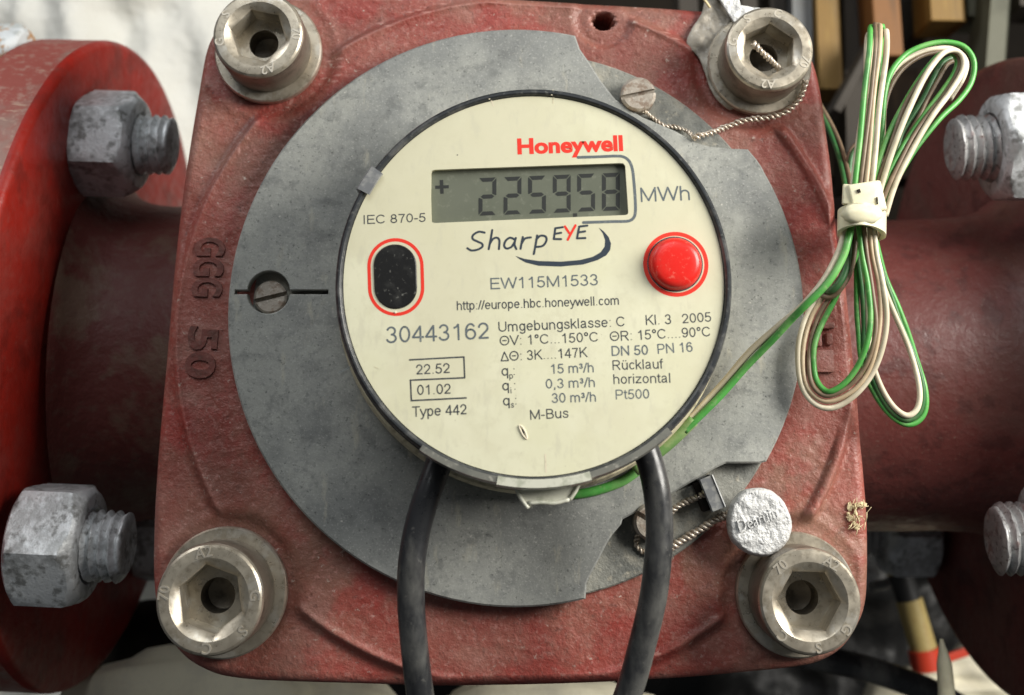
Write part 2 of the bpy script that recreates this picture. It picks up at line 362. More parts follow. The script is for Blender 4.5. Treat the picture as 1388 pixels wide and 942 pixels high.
M['cast_grey'] = mat('grey_die_cast_metal', (0.33, 0.335, 0.305), 0.55, 0.1, [
    (0.028, (0.20, 0.208, 0.20), 0.40, 0.64, 0.8, 8), (0.07, (0.16, 0.165, 0.16), 0.54, 0.76, 0.65, 9), (0.09, (0.39, 0.395, 0.36), 0.56, 0.80, 0.5, 7), (0.9, (0.19, 0.195, 0.19), 0.54, 0.76, 0.5, 6), (0.22, (0.13, 0.135, 0.13), 0.58, 0.78, 0.6, 9), (0.13, (0.44, 0.42, 0.34), 0.68, 0.82, 0.7, 9, (2.2, 0.6, 1)),
    (2.2, (0.50, 0.50, 0.46), 0.60, 0.84, 0.55), (1.4, (0.07, 0.075, 0.07), 0.68, 0.82, 0.75), (0.7, (0.60, 0.58, 0.52), 0.86, 0.94, 0.8, 3)],
    [(0.06, 0.3, 1.0), (0.4, 0.25, 0.25), (2.2, 0.5, 0.08)], rvar=0.12)
M['cast_dark'] = mat('dusty_recessed_cast_metal', (0.25, 0.25, 0.22), 0.65, 0.1, [
    (0.07, (0.12, 0.125, 0.115), 0.48, 0.66, 0.8, 9), (0.12, (0.36, 0.335, 0.27), 0.54, 0.74, 0.7, 8), (0.7, (0.46, 0.42, 0.33), 0.62, 0.80, 0.6, 8), (1.6, (0.05, 0.05, 0.05), 0.66, 0.80, 0.6)],
    [(0.4, 0.6, 0.7), (2.0, 0.5, 0.15)])
M['stainless'] = mat('dusty_stainless', (0.50, 0.45, 0.36), 0.36, 0.7, [
    (0.12, (0.30, 0.26, 0.20), 0.45, 0.70, 0.6), (0.8, (0.27, 0.23, 0.17), 0.55, 0.75, 0.6, 8), (0.25, (0.62, 0.60, 0.54), 0.58, 0.7, 0.5)],
    [(0.6, 0.12, 0.12), (3.0, 0.18, 0.03)], rvar=0.12)
M['stainless_dark'] = mat('grimy_shaded_stainless', (0.20, 0.175, 0.14), 0.5, 0.7, [(0.4, (0.10, 0.085, 0.06), 0.45, 0.7, 0.7)], [(1.0, 0.3, 0.1)])  # grime colour, darkened to paint in the shade of the deep bore
M['screw_side'] = mat('dark_screw_flank', (0.26, 0.225, 0.18), 0.42, 0.7, [(0.3, (0.13, 0.11, 0.085), 0.45, 0.7, 0.7), (2.0, (0.4, 0.36, 0.28), 0.6, 0.8, 0.5)], [(1.5, 0.4, 0.1)])  # grime plus painted-in shading between head and washer
M['stamp'] = mat('stamped_metal', (0.60, 0.55, 0.46), 0.4, 0.7)
M['zinc'] = mat('hot_dip_zinc', (0.60, 0.62, 0.63), 0.45, 0.3, [
    (0.15, (0.33, 0.34, 0.34), 0.48, 0.60, 0.75, 10), (0.45, (0.64, 0.67, 0.69), 0.50, 0.70, 0.7, 10), (0.3, (0.13, 0.13, 0.12), 0.56, 0.70, 0.75, 12), (1.2, (0.2, 0.2, 0.19), 0.66, 0.80, 0.5, 10)],
    [(0.35, 0.5, 0.4), (1.3, 0.45, 0.15)], rvar=0.12)
M['zinc_red'] = mat('zinc_with_paint', (0.38, 0.38, 0.38), 0.45, 0.45, [
    (0.12, (0.26, 0.11, 0.085), 0.58, 0.70, 0.6, 8), (0.6, (0.55, 0.55, 0.53), 0.54, 0.66, 0.6, 10), (0.9, (0.10, 0.08, 0.07), 0.60, 0.7, 0.7)],
    [(0.4, 0.5, 0.3), (1.5, 0.4, 0.12)])
M['white_rust'] = mat('white_flaking_paint', (0.62, 0.65, 0.66), 0.6, 0, [
    (0.16, (0.36, 0.38, 0.36), 0.52, 0.62, 0.7, 8), (0.09, (0.42, 0.20, 0.05), 0.58, 0.62, 0.95, 8)], [(0.5, 0.6, 0.4)])
M['label'] = mat('cream_label', (0.66, 0.645, 0.475), 0.38, 0, [
    (0.045, (0.63, 0.615, 0.43), 0.42, 0.68, 0.8), (0.16, (0.57, 0.55, 0.39), 0.52, 0.78, 0.5), (0.07, (0.69, 0.67, 0.50), 0.56, 0.72, 0.6), (0.5, (0.55, 0.53, 0.38), 0.62, 0.78, 0.35), (1.2, (0.35, 0.32, 0.22), 0.84, 0.92, 0.5), (0.022, (0.58, 0.55, 0.39), 0.48, 0.64, 0.6), (0.3, (0.54, 0.52, 0.39), 0.60, 0.78, 0.5, 9, (1.6, 0.5, 1))],
    [(0.12, 0.12, 0.35), (0.9, 0.08, 0.06)], rvar=0.08, spec=0.4)
M['cream_plastic'] = mat('cream_plastic', (0.60, 0.54, 0.37), 0.5, 0, [(0.5, (0.30, 0.26, 0.17), 0.5, 0.72, 0.8, 8)], [(1.0, 0.3, 0.1)])
M['black_plastic'] = mat('dusty_black_plastic', (0.030, 0.033, 0.036), 0.34, 0, [
    (0.25, (0.11, 0.11, 0.105), 0.52, 0.74, 0.7, 6), (1.2, (0.20, 0.20, 0.18), 0.66, 0.78, 0.4)], [(0.6, 0.15, 0.1)], rvar=0.12)
M['grey_plastic'] = mat('worn_grey_plastic', (0.16, 0.165, 0.17), 0.35, 0, [(0.5, (0.33, 0.33, 0.31), 0.5, 0.7, 0.6, 6)], [(0.6, 0.15, 0.1)])
M['clip'] = mat('smoky_clear_plastic', (0.24, 0.24, 0.21), 0.28, 0, [(0.2, (0.16, 0.165, 0.15), 0.45, 0.62, 0.7, 5), (0.9, (0.60, 0.58, 0.50), 0.62, 0.75, 0.5)], [(0.5, 0.2, 0.12)], trans=0.3, coat=0.3)
M['clip_clear'] = mat('clear_plastic', (0.72, 0.72, 0.60), 0.25, 0, [(0.3, (0.40, 0.42, 0.32), 0.5, 0.7, 0.7)], [(0.4, 0.25, 0.2)], trans=0.2, coat=0.4)
M['lcd'] = mat('lcd_glass', (0.135, 0.145, 0.11), 0.35, 0, [(0.08, (0.11, 0.12, 0.09), 0.4, 0.7, 0.7), (0.8, (0.21, 0.22, 0.17), 0.62, 0.76, 0.4)], spec=0.4)
M['lcd_dark'] = mat('lcd_segment', (0.022, 0.024, 0.022), 0.5)
M['ink'] = mat('dark_print', (0.045, 0.05, 0.055), 0.5, 0, [(1.2, (0.14, 0.15, 0.14), 0.55, 0.75, 0.6)])
M['ink_grey'] = mat('grey_print', (0.105, 0.125, 0.135), 0.5, 0, [(1.2, (0.26, 0.28, 0.26), 0.6, 0.75, 0.7)])
M['ink_blue'] = mat('slate_print', (0.030, 0.042, 0.058), 0.45)
M['ink_red'] = mat('red_print', (0.74, 0.035, 0.018), 0.45)
M['button'] = mat('red_rubber_button', (0.68, 0.018, 0.012), 0.33, 0, [(0.15, (0.60, 0.05, 0.035), 0.5, 0.7, 0.6), (1.2, (0.75, 0.18, 0.13), 0.66, 0.78, 0.5)], [(0.35, 0.12, 0.3)], sss=0.08)
M['port'] = mat('dark_optical_window', (0.011, 0.011, 0.011), 0.3, 0, [(0.3, (0.045, 0.045, 0.042), 0.55, 0.8, 0.5, 8), (1.5, (0.2, 0.2, 0.18), 0.72, 0.78, 0.6)])
M['cable'] = mat('black_cable', (0.022, 0.023, 0.025), 0.32, 0, [(0.05, (0.15, 0.148, 0.135), 0.48, 0.70, 0.8, 8, (1, .4, 1)), (0.9, (0.16, 0.155, 0.14), 0.72, 0.9, 0.5)], [(0.5, 0.12, 0.1)], rvar=0.1)
M['green'] = mat('green_insulation', (0.075, 0.32, 0.06), 0.42, 0, [(0.06, (0.03, 0.12, 0.03), 0.48, 0.70, 0.7), (0.12, (0.17, 0.42, 0.11), 0.5, 0.7, 0.7), (0.9, (0.28, 0.36, 0.18), 0.62, 0.80, 0.45)], coat=0.1)
M['green_sheath'] = mat('pale_green_sheath', (0.13, 0.25, 0.075), 0.45, 0, [(0.2, (0.26, 0.33, 0.14), 0.5, 0.7, 0.7)])
M['tan'] = mat('tan_insulation', (0.46, 0.35, 0.22), 0.42, 0, [(0.3, (0.55, 0.45, 0.3), 0.5, 0.7, 0.6)])
M['brown'] = mat('brown_insulation', (0.17, 0.12, 0.075), 0.42, 0, [(0.3, (0.26, 0.19, 0.12), 0.5, 0.7, 0.6)])
M['white'] = mat('cream_white_insulation', (0.68, 0.61, 0.46), 0.42, 0, [(0.05, (0.40, 0.35, 0.24), 0.5, 0.68, 0.7), (0.4, (0.48, 0.42, 0.30), 0.55, 0.75, 0.6)])
M['dk_green'] = mat('dark_green_insulation', (0.035, 0.13, 0.04), 0.42, 0, [(0.3, (0.09, 0.14, 0.06), 0.5, 0.7, 0.6)])
M['nylon'] = mat('aged_nylon', (0.70, 0.66, 0.47), 0.42, 0, [(0.35, (0.55, 0.50, 0.36), 0.58, 0.75, 0.5)], [(0.3, 0.2, 0.2)], sss=0.15)
M['lead'] = mat('crumpled_lead', (0.62, 0.62, 0.61), 0.5, 0.2, [(0.9, (0.42, 0.42, 0.41), 0.55, 0.72, 0.6, 8)], [(0.5, 0.5, 0.5), (1.4, 0.9, 0.4), (3.0, 0.5, 0.12)])
M['foil'] = mat('grey_dusty_foil', (0.33, 0.30, 0.25), 0.5, 0.3, [(0.25, (0.20, 0.18, 0.15), 0.5, 0.7, 0.7, 6), (0.9, (0.46, 0.44, 0.40), 0.58, 0.72, 0.6)], [(0.3, 0.5, 0.5), (1.4, 0.4, 0.15)])
M['wire'] = mat('seal_wire', (0.66, 0.58, 0.48), 0.35, 0.6, [(0.9, (0.30, 0.22, 0.16), 0.5, 0.7, 0.6)])
M['screw'] = mat('rusty_grey_screw', (0.36, 0.32, 0.27), 0.55, 0.4, [(0.5, (0.20, 0.14, 0.10), 0.48, 0.66, 0.8, 8), (1.3, (0.50, 0.46, 0.40), 0.6, 0.72, 0.5)], [(0.8, 0.6, 0.25)])
M['sheet'] = mat('white_sheet', (0.68, 0.67, 0.61), 0.75, 0, [(0.012, (0.56, 0.54, 0.47), 0.5, 0.72, 0.6)], [(0.02, 0.8, 9.0), (0.06, 0.5, 3.0), (1.6, 0.12, 0.1)])
M['beige'] = mat('beige_sack', (0.72, 0.68, 0.52), 0.8, 0, [(0.05, (0.55, 0.52, 0.42), 0.5, 0.7, 0.7), (0.8, (0.62, 0.60, 0.48), 0.64, 0.76, 0.5)], [(0.2, 0.4, 1.0)])
M['wood_ochre'] = mat('ochre_timber', (0.19, 0.108, 0.022), 0.6, 0, [(0.06, (0.10, 0.06, 0.02), 0.45, 0.68, 0.8, 6, (2, 0.25, 1)), (0.3, (0.27, 0.17, 0.04), 0.55, 0.7, 0.5, 6, (2, .15, 1))], [(0.3, 0.3, 0.4)])
M['wood_orange'] = mat('orange_timber', (0.19, 0.080, 0.020), 0.6, 0, [(0.08, (0.10, 0.05, 0.018), 0.45, 0.68, 0.7, 6, (2, 0.25, 1))], [(0.3, 0.3, 0.4)])
M['wood_grey'] = mat('grey_timber', (0.038, 0.031, 0.023), 0.7, 0, [(0.06, (0.025, 0.02, 0.016), 0.45, 0.68, 0.8, 6, (2, 0.25, 1))], [(0.3, 0.3, 0.4)])
M['wood_dark'] = mat('shade_dark_timber', (0.010, 0.007, 0.005), 0.9, 0, [(0.06, (0.025, 0.017, 0.011), 0.45, 0.68, 0.8, 6, (2, 0.25, 1))], [(0.3, 0.3, 0.4)], spec=0.1)  # near-black colour stands in for the shade below the planks
M['board_pale'] = mat('pale_green_board', (0.09, 0.09, 0.06), 0.6, 0, [(0.04, (0.05, 0.05, 0.03), 0.5, 0.7, 0.7)], [(0.3, 0.3, 0.4)])
M['steel_bar'] = mat('grey_steel_strip', (0.15, 0.155, 0.155), 0.45, 0.3, [(0.06, (0.15, 0.15, 0.14), 0.5, 0.7, 0.7)])
M['bag'] = mat('black_crumpled_foil', (0.008, 0.008, 0.008), 0.5, 0, [(0.05, (0.022, 0.021, 0.019), 0.5, 0.7, 0.6)], [(0.05, 0.5, 4), (0.25, 0.4, 1.0)], spec=0.3)
M['ground'] = mat('dark_floor', (0.012, 0.010, 0.008), 0.9, 0, [(0.01, (0.025, 0.02, 0.015), 0.4, 0.7, 0.7)], [(0.1, 0.4, 1.0)], spec=0.1)
M['yellow'] = mat('yellow_rod_paint', (0.36, 0.28, 0.11), 0.5, 0, [(0.5, (0.32, 0.22, 0.08), 0.5, 0.7, 0.6)], [(0.5, 0.3, 0.3)])
M['black_paint'] = mat('black_paint', (0.02, 0.02, 0.02), 0.5)
M['red_plastic'] = mat('red_plastic_tip', (0.5, 0.045, 0.02), 0.4)
M['straw'] = mat('dry_straw', (0.60, 0.50, 0.30), 0.7)
M['dark_hole'] = mat('dark_bore', (0.012, 0.008, 0.006), 0.9)

# ================================================================== SETTING
def sheet_grid(x0, x1, y0, y1, nx, ny, zf):
    xs, ys = np.linspace(x0, x1, nx), np.linspace(y0, y1, ny)
    V = [(x, y, zf(x, y)) for y in ys for x in xs]
    F = [(j*nx+i, j*nx+i+1, (j+1)*nx+i+1, (j+1)*nx+i) for j in range(ny-1) for i in range(nx-1)]
    return V, F
V, F = sheet_grid(-900, 900, -800, 800, 60, 60, lambda x, y: -330+4*noise.noise(Vector((x, y, 0))*.01))
tag(obj('ground', V, F, M['ground'], smooth=True), kind='structure')

# ================================================================== WATER METER BODY
PT = lambda L, z: np.array([at(x, y, z) for x, y in L])
outline_px = [(345, -6), (400, -12), (520, -12), (620, -8), (715, -2), (800, 3), (880, 7), (950, 12), (1000, 16), (1050, 25), (1081, 44), (1101, 75), (1113, 115), (1122, 176),
              (1130, 238), (1136, 319), (1146, 370), (1153, 430), (1159, 490), (1164, 541), (1169, 599), (1173, 640), (1178, 710), (1178, 790), (1174, 825), (1164, 850), (1146, 877), (1120, 895),
              (1085, 905), (1000, 914), (918, 921), (800, 927), (700, 930), (582, 931), (470, 928), (373, 925), (320, 921), (285, 913), (251, 894), (229, 868), (213, 835), (206, 790),
              (206, 720), (210, 640), (218, 545), (226, 463), (238, 325), (253, 210), (267, 125), (278, 66), (293, 36), (316, 10)]
body = thing('water_meter_body', at(700, 450, -60), 'square dusty red cast iron meter body with pipe necks carrying the grey disc', 'meter body')
OUT = resample(PT(outline_px, 0), 720)
cen = at(700, 440, 0); cen2 = cen[:2]
Rr = np.mean([np.linalg.norm(at(x, y, 0)[:2]-cen2) for x, y in [(1125, 290), (1040, 165), (1155, 540), (1085, 700), (275, 240), (345, 153)]])
SCREWS = {'TL': (363, 68), 'TR': (1030, 86), 'BL': (303, 803), 'BR': (1080, 806)}
SP = {k: at(*v, 2.5) for k, v in SCREWS.items()}
hole_c = at(817, 30, 0)[:2]
def sm(a, b, x):
    t = np.clip((x-a)/(b-a), 0, 1); return t*t*(3-2*t)
def plate_h(x, y):
    d = np.hypot(x-cen2[0], y-cen2[1])
    h = 1.7*(1-sm(Rr-1.2, Rr+1.6, d))
    an = np.degrees(np.arctan2(y-cen2[1], x-cen2[0]))
    band = sm(Rr-2.3, Rr-1.7, d)*(1-sm(Rr-0.2, Rr+0.5, d))*0.9
    h = h+band*(sm(-52, -46, an)*(1-sm(-22, -16, an))+sm(8, 14, an)*(1-sm(38, 44, an)))+0.5*np.exp(-((d-(Rr-0.6))/0.8)**2)
    for p in SP.values():
        q = np.hypot(x-p[0], y-p[1])
        h = h*sm(13.2, 16.5, q)+0.5*np.exp(-((q-14.6)/1.1)**2)*(1-sm(0, 1, 0*q))*0.6
    q = np.hypot(x-hole_c[0], y-hole_c[1])
    h = h*sm(4.5, 7.0, q)+0.9*(1-sm(4.2, 6.2, q))-9*(1-sm(1.95, 2.25, q))
    return h
IN = inset(OUT, 2.2); R = []
fs = np.concatenate([np.linspace(0.30, 0.62, 30), np.linspace(0.625, 1.0, 190)])
for f in fs:
    P = cen+(IN-cen)*f; x, y = P[:, 0], P[:, 1]; z = plate_h(x, y)
    z = z+np.array([0.22*noise.noise(Vector((a*.12, b*.12, 0)))+0.07*noise.noise(Vector((a*.6, b*.6, 3))) for a, b in zip(x, y)])
    edge = (1-f)*60
    R.append(np.stack([x, y, z], 1))
zl = R[-1][:, 2].copy()
for k in range(1, 7):
    a = PI/2*k/6; P = inset(OUT, 2.2*(1-math.sin(a))); P[:, 2] = zl*(1-k/6)-2.2*(1-math.cos(a)); R.append(P)
for zz_, i_ in ((-5, 0.1), (-9, 0.3), (-13, 0.6), (-15, 2.5)):
    P = inset(OUT, i_); P[:, 2] = zz_; R.append(P)
V, F = rings(R)
plate = obj('cover_plate', V, F, M['red_cast'], body, smooth=True)
def raised(name, parent, V, F): return obj(name, V, F, M['red_cast'], parent, auto=40)
# cast lettering reading downwards on the left
def cast_text(s, p0, p1, hpx, z, relief, parent):
    V, F = text_mesh(s, 0.03, 0.5)
    a, b = at(*p0, z), at(*p1, z); d = b-a; w = np.linalg.norm(d); d /= w; up = np.array([-d[1], d[0], 0]); hh = hpx/scale_at(p0[1], z)/cap_h()
    x0, x1 = V[:, 0].min(), V[:, 0].max()
    P = a+((V[:, 0]-x0)/(x1-x0)*w)[:, None]*d+(V[:, 1]*hh)[:, None]*up; P[:, 2] = z+V[:, 2]*relief
    return obj('cast_lettering', P, F, M['red_letters'], parent)
cast_text('GGG', (268, 322), (262, 402), 37, 1.45, 1.5, plate)
cast_text('50', (259, 442), (252, 512), 37, 1.45, 1.5, plate)
# cast maker's marks on the right
def cbox(x0, y0, x1, y1, z, h, bev=0.35):
    a, b = at(x0, y1, z), at(x1, y0, z); c = (a+b)/2; c[2] = z
    return box(c, [(b[0]-a[0])/2, 0, 0], [0, (b[1]-a[1])/2, 0], [0, 0, h], bev)
for q in [(1095, 474, 1128, 505), (1100, 437, 1130, 446), (1104, 450, 1112, 470), (1119, 452, 1127, 468)]:
    V, F = cbox(*q, 1.6, 1.3); raised('cast_mark', plate, V, F)
# body barrel and necks under the plate
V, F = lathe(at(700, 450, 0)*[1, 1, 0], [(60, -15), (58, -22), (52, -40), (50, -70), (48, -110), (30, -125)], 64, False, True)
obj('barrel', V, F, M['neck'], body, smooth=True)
FLX, FLY, FLZ = -105.5, 23.5, -76.0
def neck(x_from, x_to, yc, m, flare=9):
    N = 64; t = np.arange(N)*2*PI/N; R = []
    L = x_to-x_from; sg = 1 if L > 0 else -1
    for k in range(40):
        u = k/39; x = x_from+L*u; s = abs(x_to-x)
        r = 40+flare*math.exp(-s/4.5)+1.5*math.exp(-((u-.3)/.1)**2)
        rr = np.array([r+0.5*noise.noise(Vector((x*.06, math.cos(a)*2, math.sin(a)*2))) for a in t])
        R.append(np.stack([np.full(N, x), yc+rr*np.cos(t), FLZ+rr*np.sin(t)], 1))
    return rings(R)
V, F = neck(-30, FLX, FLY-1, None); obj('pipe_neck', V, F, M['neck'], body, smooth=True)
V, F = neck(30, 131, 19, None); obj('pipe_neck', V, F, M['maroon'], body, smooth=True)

# ================================================================== FLANGES
def flange(loc, rot, label, m_face, m_rim, sgn):
    t = thing('pipe_flange', loc, label, 'flange', 'flanges at both ends of the meter body', rot)
    N = 160; th = np.arange(N)*2*PI/N; prof = [(30, 0)]
    for k in range(7): prof.append((80.3+2.2*math.sin(PI/2*k/6), -2.2*(1-math.cos(PI/2*k/6))))
    prof_r = [(82.5, -2.2), (82.4, -8), (82.5, -14), (82.4, -17)]+[(80.3+2.2*math.cos(PI/2*k/5), -17-2.2*math.sin(PI/2*k/5)) for k in range(1, 6)]+[(30, -19.2)]
    def mk(pr):
        R = []
        for r, x in pr:
            rr = r+0.25*np.array([noise.noise(Vector((math.cos(a)*4, math.sin(a)*4, x*.1))) for a in th]) if r > 60 else np.full(N, float(r))
            R.append(np.stack([np.full(N, x*sgn), rr*np.cos(th), rr*np.sin(th)], 1))
        return rings(R)
    face_prof = [(30, 0), (42, 0), (55, 0), (68, 0), (76, 0)]+prof[1:]
    obj('flange_face', *mk(face_prof), m_face, t, auto=50, local=True)
    obj('flange_rim', *mk(prof_r), m_rim, t, auto=50, local=True)
    return t
flange((FLX, FLY, FLZ), (0, -0.037, -0.04), 'bright red painted pipe flange at the left edge with two galvanised nuts', M['red_bright'], M['red_rim'], 1)
flange((128, 19, FLZ), (0, 0.10, 0.0), 'dark maroon pipe flange at the right edge behind the wire bundle', M['maroon'], M['maroon'], -1)

# ================================================================== FLANGE BOLTS
def hexr(af, rot=0.0):
    return lambda a: (af/2)/math.cos(((a-rot) % (PI/3))-PI/6)
def make_bolt(label, group, m_nut, m_end, length=8.5, af=24.5):
    """axis +x, nut seated at x = 0, threaded end pointing to +x"""
    t = thing('flange_bolt', (0, 0, 0), label, 'bolt', group)
    N = 72; th = np.arange(N)*2*PI/N; hx = np.array([hexr(af)(a) for a in th]); R = []
    T = 15.5
    for x, lim in [(0, 11.8), (0.5, 12.6), (1.2, 13.6), (1.8, 20), (T-3.2, 20), (T-2.6, 13.9), (T-1.9, 13.1), (T-1.2, 12.4), (T-0.5, 11.8), (T-.15, 11.4), (T, 11.0), (T, 8.4), (T-1.2, 7.4)]:
        rr = np.minimum(hx, lim)
        if lim < 9: rr = np.full(N, float(lim))
        R.append(np.stack([np.full(N, float(x)), rr*np.cos(th), rr*np.sin(th)], 1))
    obj('nut', *rings(R), m_nut, t, auto=28, local=True)
    R = []; n = int((length+2)/0.2)
    for k in range(n+1):
        x = T-2+k*0.2; u = (x/2.15-th/(2*PI)) % 1; tri = 1-np.abs(2*u-1)
        rr = 7.9-1.25*tri**0.9; rr = rr*(1-0.16*max(0, (k-(n-5))/5.0)**2)
        rr = rr+0.22*np.array([noise.noise(Vector((x*.7, math.cos(a)*3, math.sin(a)*3))) for a in th])
        R.append(np.stack([np.full(N, x), rr*np.cos(th), rr*np.sin(th)], 1))
    R.append(np.stack([np.full(N, x+.15), 5.6*np.cos(th), 5.6*np.sin(th)], 1)); R.append(np.stack([np.full(N, x+.05), 3*np.cos(th), 3*np.sin(th)], 1))
    obj('threaded_end', *rings(R, False, True), m_end, t, auto=38, local=True)
    return t
GL = 'bolts through the pipe flanges'
def place(o, P, rot): o.location = Vector(P)*MM; o.rotation_euler = rot
rotL = lambda spin: (Matrix.Rotation(-0.04, 3, 'Z')@Matrix.Rotation(-0.037, 3, 'Y')@Matrix.Rotation(spin, 3, 'X')).to_euler()
rotR = lambda spin: (Matrix.Rotation(PI, 3, 'Z')@Matrix.Rotation(spin, 3, 'X')).to_euler()
b = make_bolt('galvanised nut and threaded bolt end on the upper part of the bright red flange', GL, M['zinc'], M['zinc'], 8.5)
b.scale = (0.94,)*3
place(b, atX(112, 193, FLX), rotL(math.radians(2)))
b2 = copy_tree(b); tag(b2, 'largest galvanised nut and bolt end, low on the bright red flange', 'bolt', GL)
b2.scale = (0.96,)*3
place(b2, atX(32, 735, FLX), rotL(math.radians(35)))
b3 = copy_tree(b); tag(b3, 'galvanised bolt half hidden in the gap behind the red plate, lower left', 'bolt', GL)
place(b3, (FLX, FLY-48, FLZ-41), rotL(.3))
b4 = make_bolt('bolt end with red paint traces on the upper part of the maroon flange', GL, M['zinc'], M['zinc_red'], 9)
place(b4, atX(1430, 200, 129), rotR(math.radians(22)))
b5 = copy_tree(b4); tag(b5, 'bolt end cut off by the right edge, low on the maroon flange', 'bolt', GL)
place(b5, atX(1498, 730, 130), rotR(math.radians(5)))
b6 = copy_tree(b4); tag(b6, 'shadowed grey bolt end under the maroon neck, just right of the red plate', 'bolt', GL)
place(b6, atX(1262, 716, 122), rotR(.4))
# white painted nut behind the left flange
t = thing('hex_nut', at(-8, 98, -60), 'white flaking painted nut with rust behind the bright red flange', 'nut')
N = 48; th = np.arange(N)*2*PI/N; R = []
for x, lim in [(-9, 9), (-9, 10.5), (-7.5, 20), (7.0, 20), (8.3, 11.6), (9, 10.6), (9, 5)]:
    rr = np.minimum(np.array([hexr(23, .2)(a) for a in th]), lim); R.append(np.stack([np.full(N, float(x)), rr*np.cos(th), rr*np.sin(th)], 1))
obj('nut_body', *rings(R, True, True), M['white_rust'], t, auto=30, local=True)

# ================================================================== SOCKET HEAD SCREWS
def make_screw(label):
    t = thing('socket_head_screw', (0, 0, 0), label, 'screw', 'socket head screws holding the red plate')
    V, F = lathe((0, 0, 0), [(6.5, 0.05), (11.2, 0.05), (11.5, .4), (11.5, 2.1), (11.2, 2.5), (6.5, 2.5)], 72)
    obj('washer', V, F, M['stainless'], t, auto=35, local=True)
    hx = hexr(10.2)
    prof = [(9.38, 13.3), (9.15, 13.9), (8.75, 14.25), (8.3, 14.3), (6.95, 14.3), (6.7, 14.15), (lambda a: min(hx(a)+0.35, 6.4), 13.5), (hx, 13.1), (hx, 7.2),
            (lambda a: hx(a)-.02, 7.0), (3.1, 6.98)]
    V, F = lathe((0, 0, 0), prof, 96)
    V2, F2 = lathe((0, 0, 0), [(5, 2.5), (9.3, 2.55), (9.4, 3.0), (9.45, 12.6), (9.38, 13.3)], 96)
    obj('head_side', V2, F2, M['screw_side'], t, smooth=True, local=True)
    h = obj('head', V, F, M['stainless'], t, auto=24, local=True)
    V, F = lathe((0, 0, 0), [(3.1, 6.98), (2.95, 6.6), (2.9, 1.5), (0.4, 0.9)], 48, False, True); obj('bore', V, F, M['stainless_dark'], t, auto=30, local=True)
    for s, ang in (('A2', 300), ('70', 12), ('S', 160), ('G', 205), ('C', 110)):
        V, F = text_mesh(s, 0.015, 0.5); a = math.radians(ang)
        V = V-[(V[:, 0].min()+V[:, 0].max())/2, cap_h()/2, 0]; k = 1.75/cap_h()
        e, u = np.array([math.sin(a), -math.cos(a)]), np.array([math.cos(a), math.sin(a)])
        P = V[:, :1]*k*e+V[:, 1:2]*k*u+u*8.0
        obj('stamped_mark', np.c_[P, 14.32+V[:, 2]*0.16], F, M['stamp'], h, local=True)
    return t
s0 = make_screw('dusty socket head screw at the top left corner of the red plate')
s0.location = Vector((*SP['TL'][:2], 0.0))*MM; s0.rotation_euler = (0, 0, math.radians(-12))
for k, lab, rz, sc_ in (('TR', 'socket head screw at the top right corner with seal wire through its hex', -35, 0.97), ('BL', 'socket head screw on a washer at the bottom left corner of the plate', 160, 1.08),
                        ('BR', 'socket head screw at the bottom right corner below the round lead seal', 118, 1.03)):
    s = copy_tree(s0); tag(s, lab, 'screw'); s.location = Vector((*SP[k][:2], 0.0))*MM; s.rotation_euler = (0, 0, math.radians(rz)); s.scale = (sc_,)*3

# ================================================================== GREY COVER DISC
disc = thing('cover_disc', at(700, 433, 1.5), 'round grey die cast cover disc with two notches under the dial', 'cover')
up_px = [(769, 50), (786, 66), (800, 86), (815, 110), (835, 135), (870, 158), (915, 177), (943, 193), (961, 198), (989, 201), (1014, 202), (1026, 216), (1038, 234), (1051, 255), (1064, 285), (1075, 318), (1084, 351), (1091, 385), (1094, 420), (1094, 450),
         (1093, 482), (1088, 527), (1081, 555), (1071, 578), (1059, 602), (1042, 628), (1015, 628), (984, 628), (969, 635), (940, 652), (910, 670), (877, 687), (844, 704), (842, 711), (830, 725), (822, 738), (811, 760), (800, 780), (791, 800), (781, 818),
         (740, 823), (699, 824), (655, 822), (615, 815), (574, 803), (537, 788), (500, 768), (465, 743), (431, 714), (405, 687), (383, 659), (360, 622), (345, 590), (332, 556), (319, 514), (312, 475), (309, 429), (311, 390), (320, 346), (329, 306),
         (341, 268), (357, 232), (378, 201), (401, 173), (433, 144), (462, 120), (504, 92), (538, 75), (575, 60), (620, 48), (667, 42), (710, 42), (749, 45)]
ZU = 6.0
UP = PT(up_px, ZU)
# densify lightly, keeping corners
D = []
for i in range(len(UP)):
    a, b_ = UP[i], UP[(i+1) % len(UP)]
    for u in (0, .5): D.append(a+(b_-a)*u)
D = np.array(D)
# circular parts snapped to a true circle
Q = UP[39:, :2]; A_ = np.c_[2*Q, np.ones(len(Q))]; q_ = np.linalg.lstsq(A_, (Q**2).sum(1), rcond=None)[0]
cc = q_[:2]; rad = math.sqrt(q_[2]+cc@cc)
for p in D:
    d = np.linalg.norm(p[:2]-cc)
    if abs(d-rad) < 2.6 and not (p[0] > cc[0] and abs(p[1]-at(900, 201, ZU)[1]) < 4) and not (p[0] > cc[0] and abs(p[1]-at(900, 628, ZU)[1]) < 1.5 and p[0] < at(1036, 600, ZU)[0]): p[:2] = cc+(p[:2]-cc)/d*rad
hc = at(364, 396, ZU); hr = 29/scale_at(396, ZU); hw = 0.42
hole = []
for a in np.linspace(math.asin(hw/hr), PI-math.asin(hw/hr), 28): hole.append((hc[0]+hr*math.cos(a), hc[1]+hr*math.sin(a), ZU))
l = at(318, 396, ZU)[0]; r_ = at(445, 396, ZU)[0]
hole += [(l, hc[1]+hw, ZU), (l, hc[1]-hw, ZU)]
for a in np.linspace(PI+math.asin(hw/hr), 2*PI-math.asin(hw/hr), 28): hole.append((hc[0]+hr*math.cos(a), hc[1]+hr*math.sin(a), ZU))
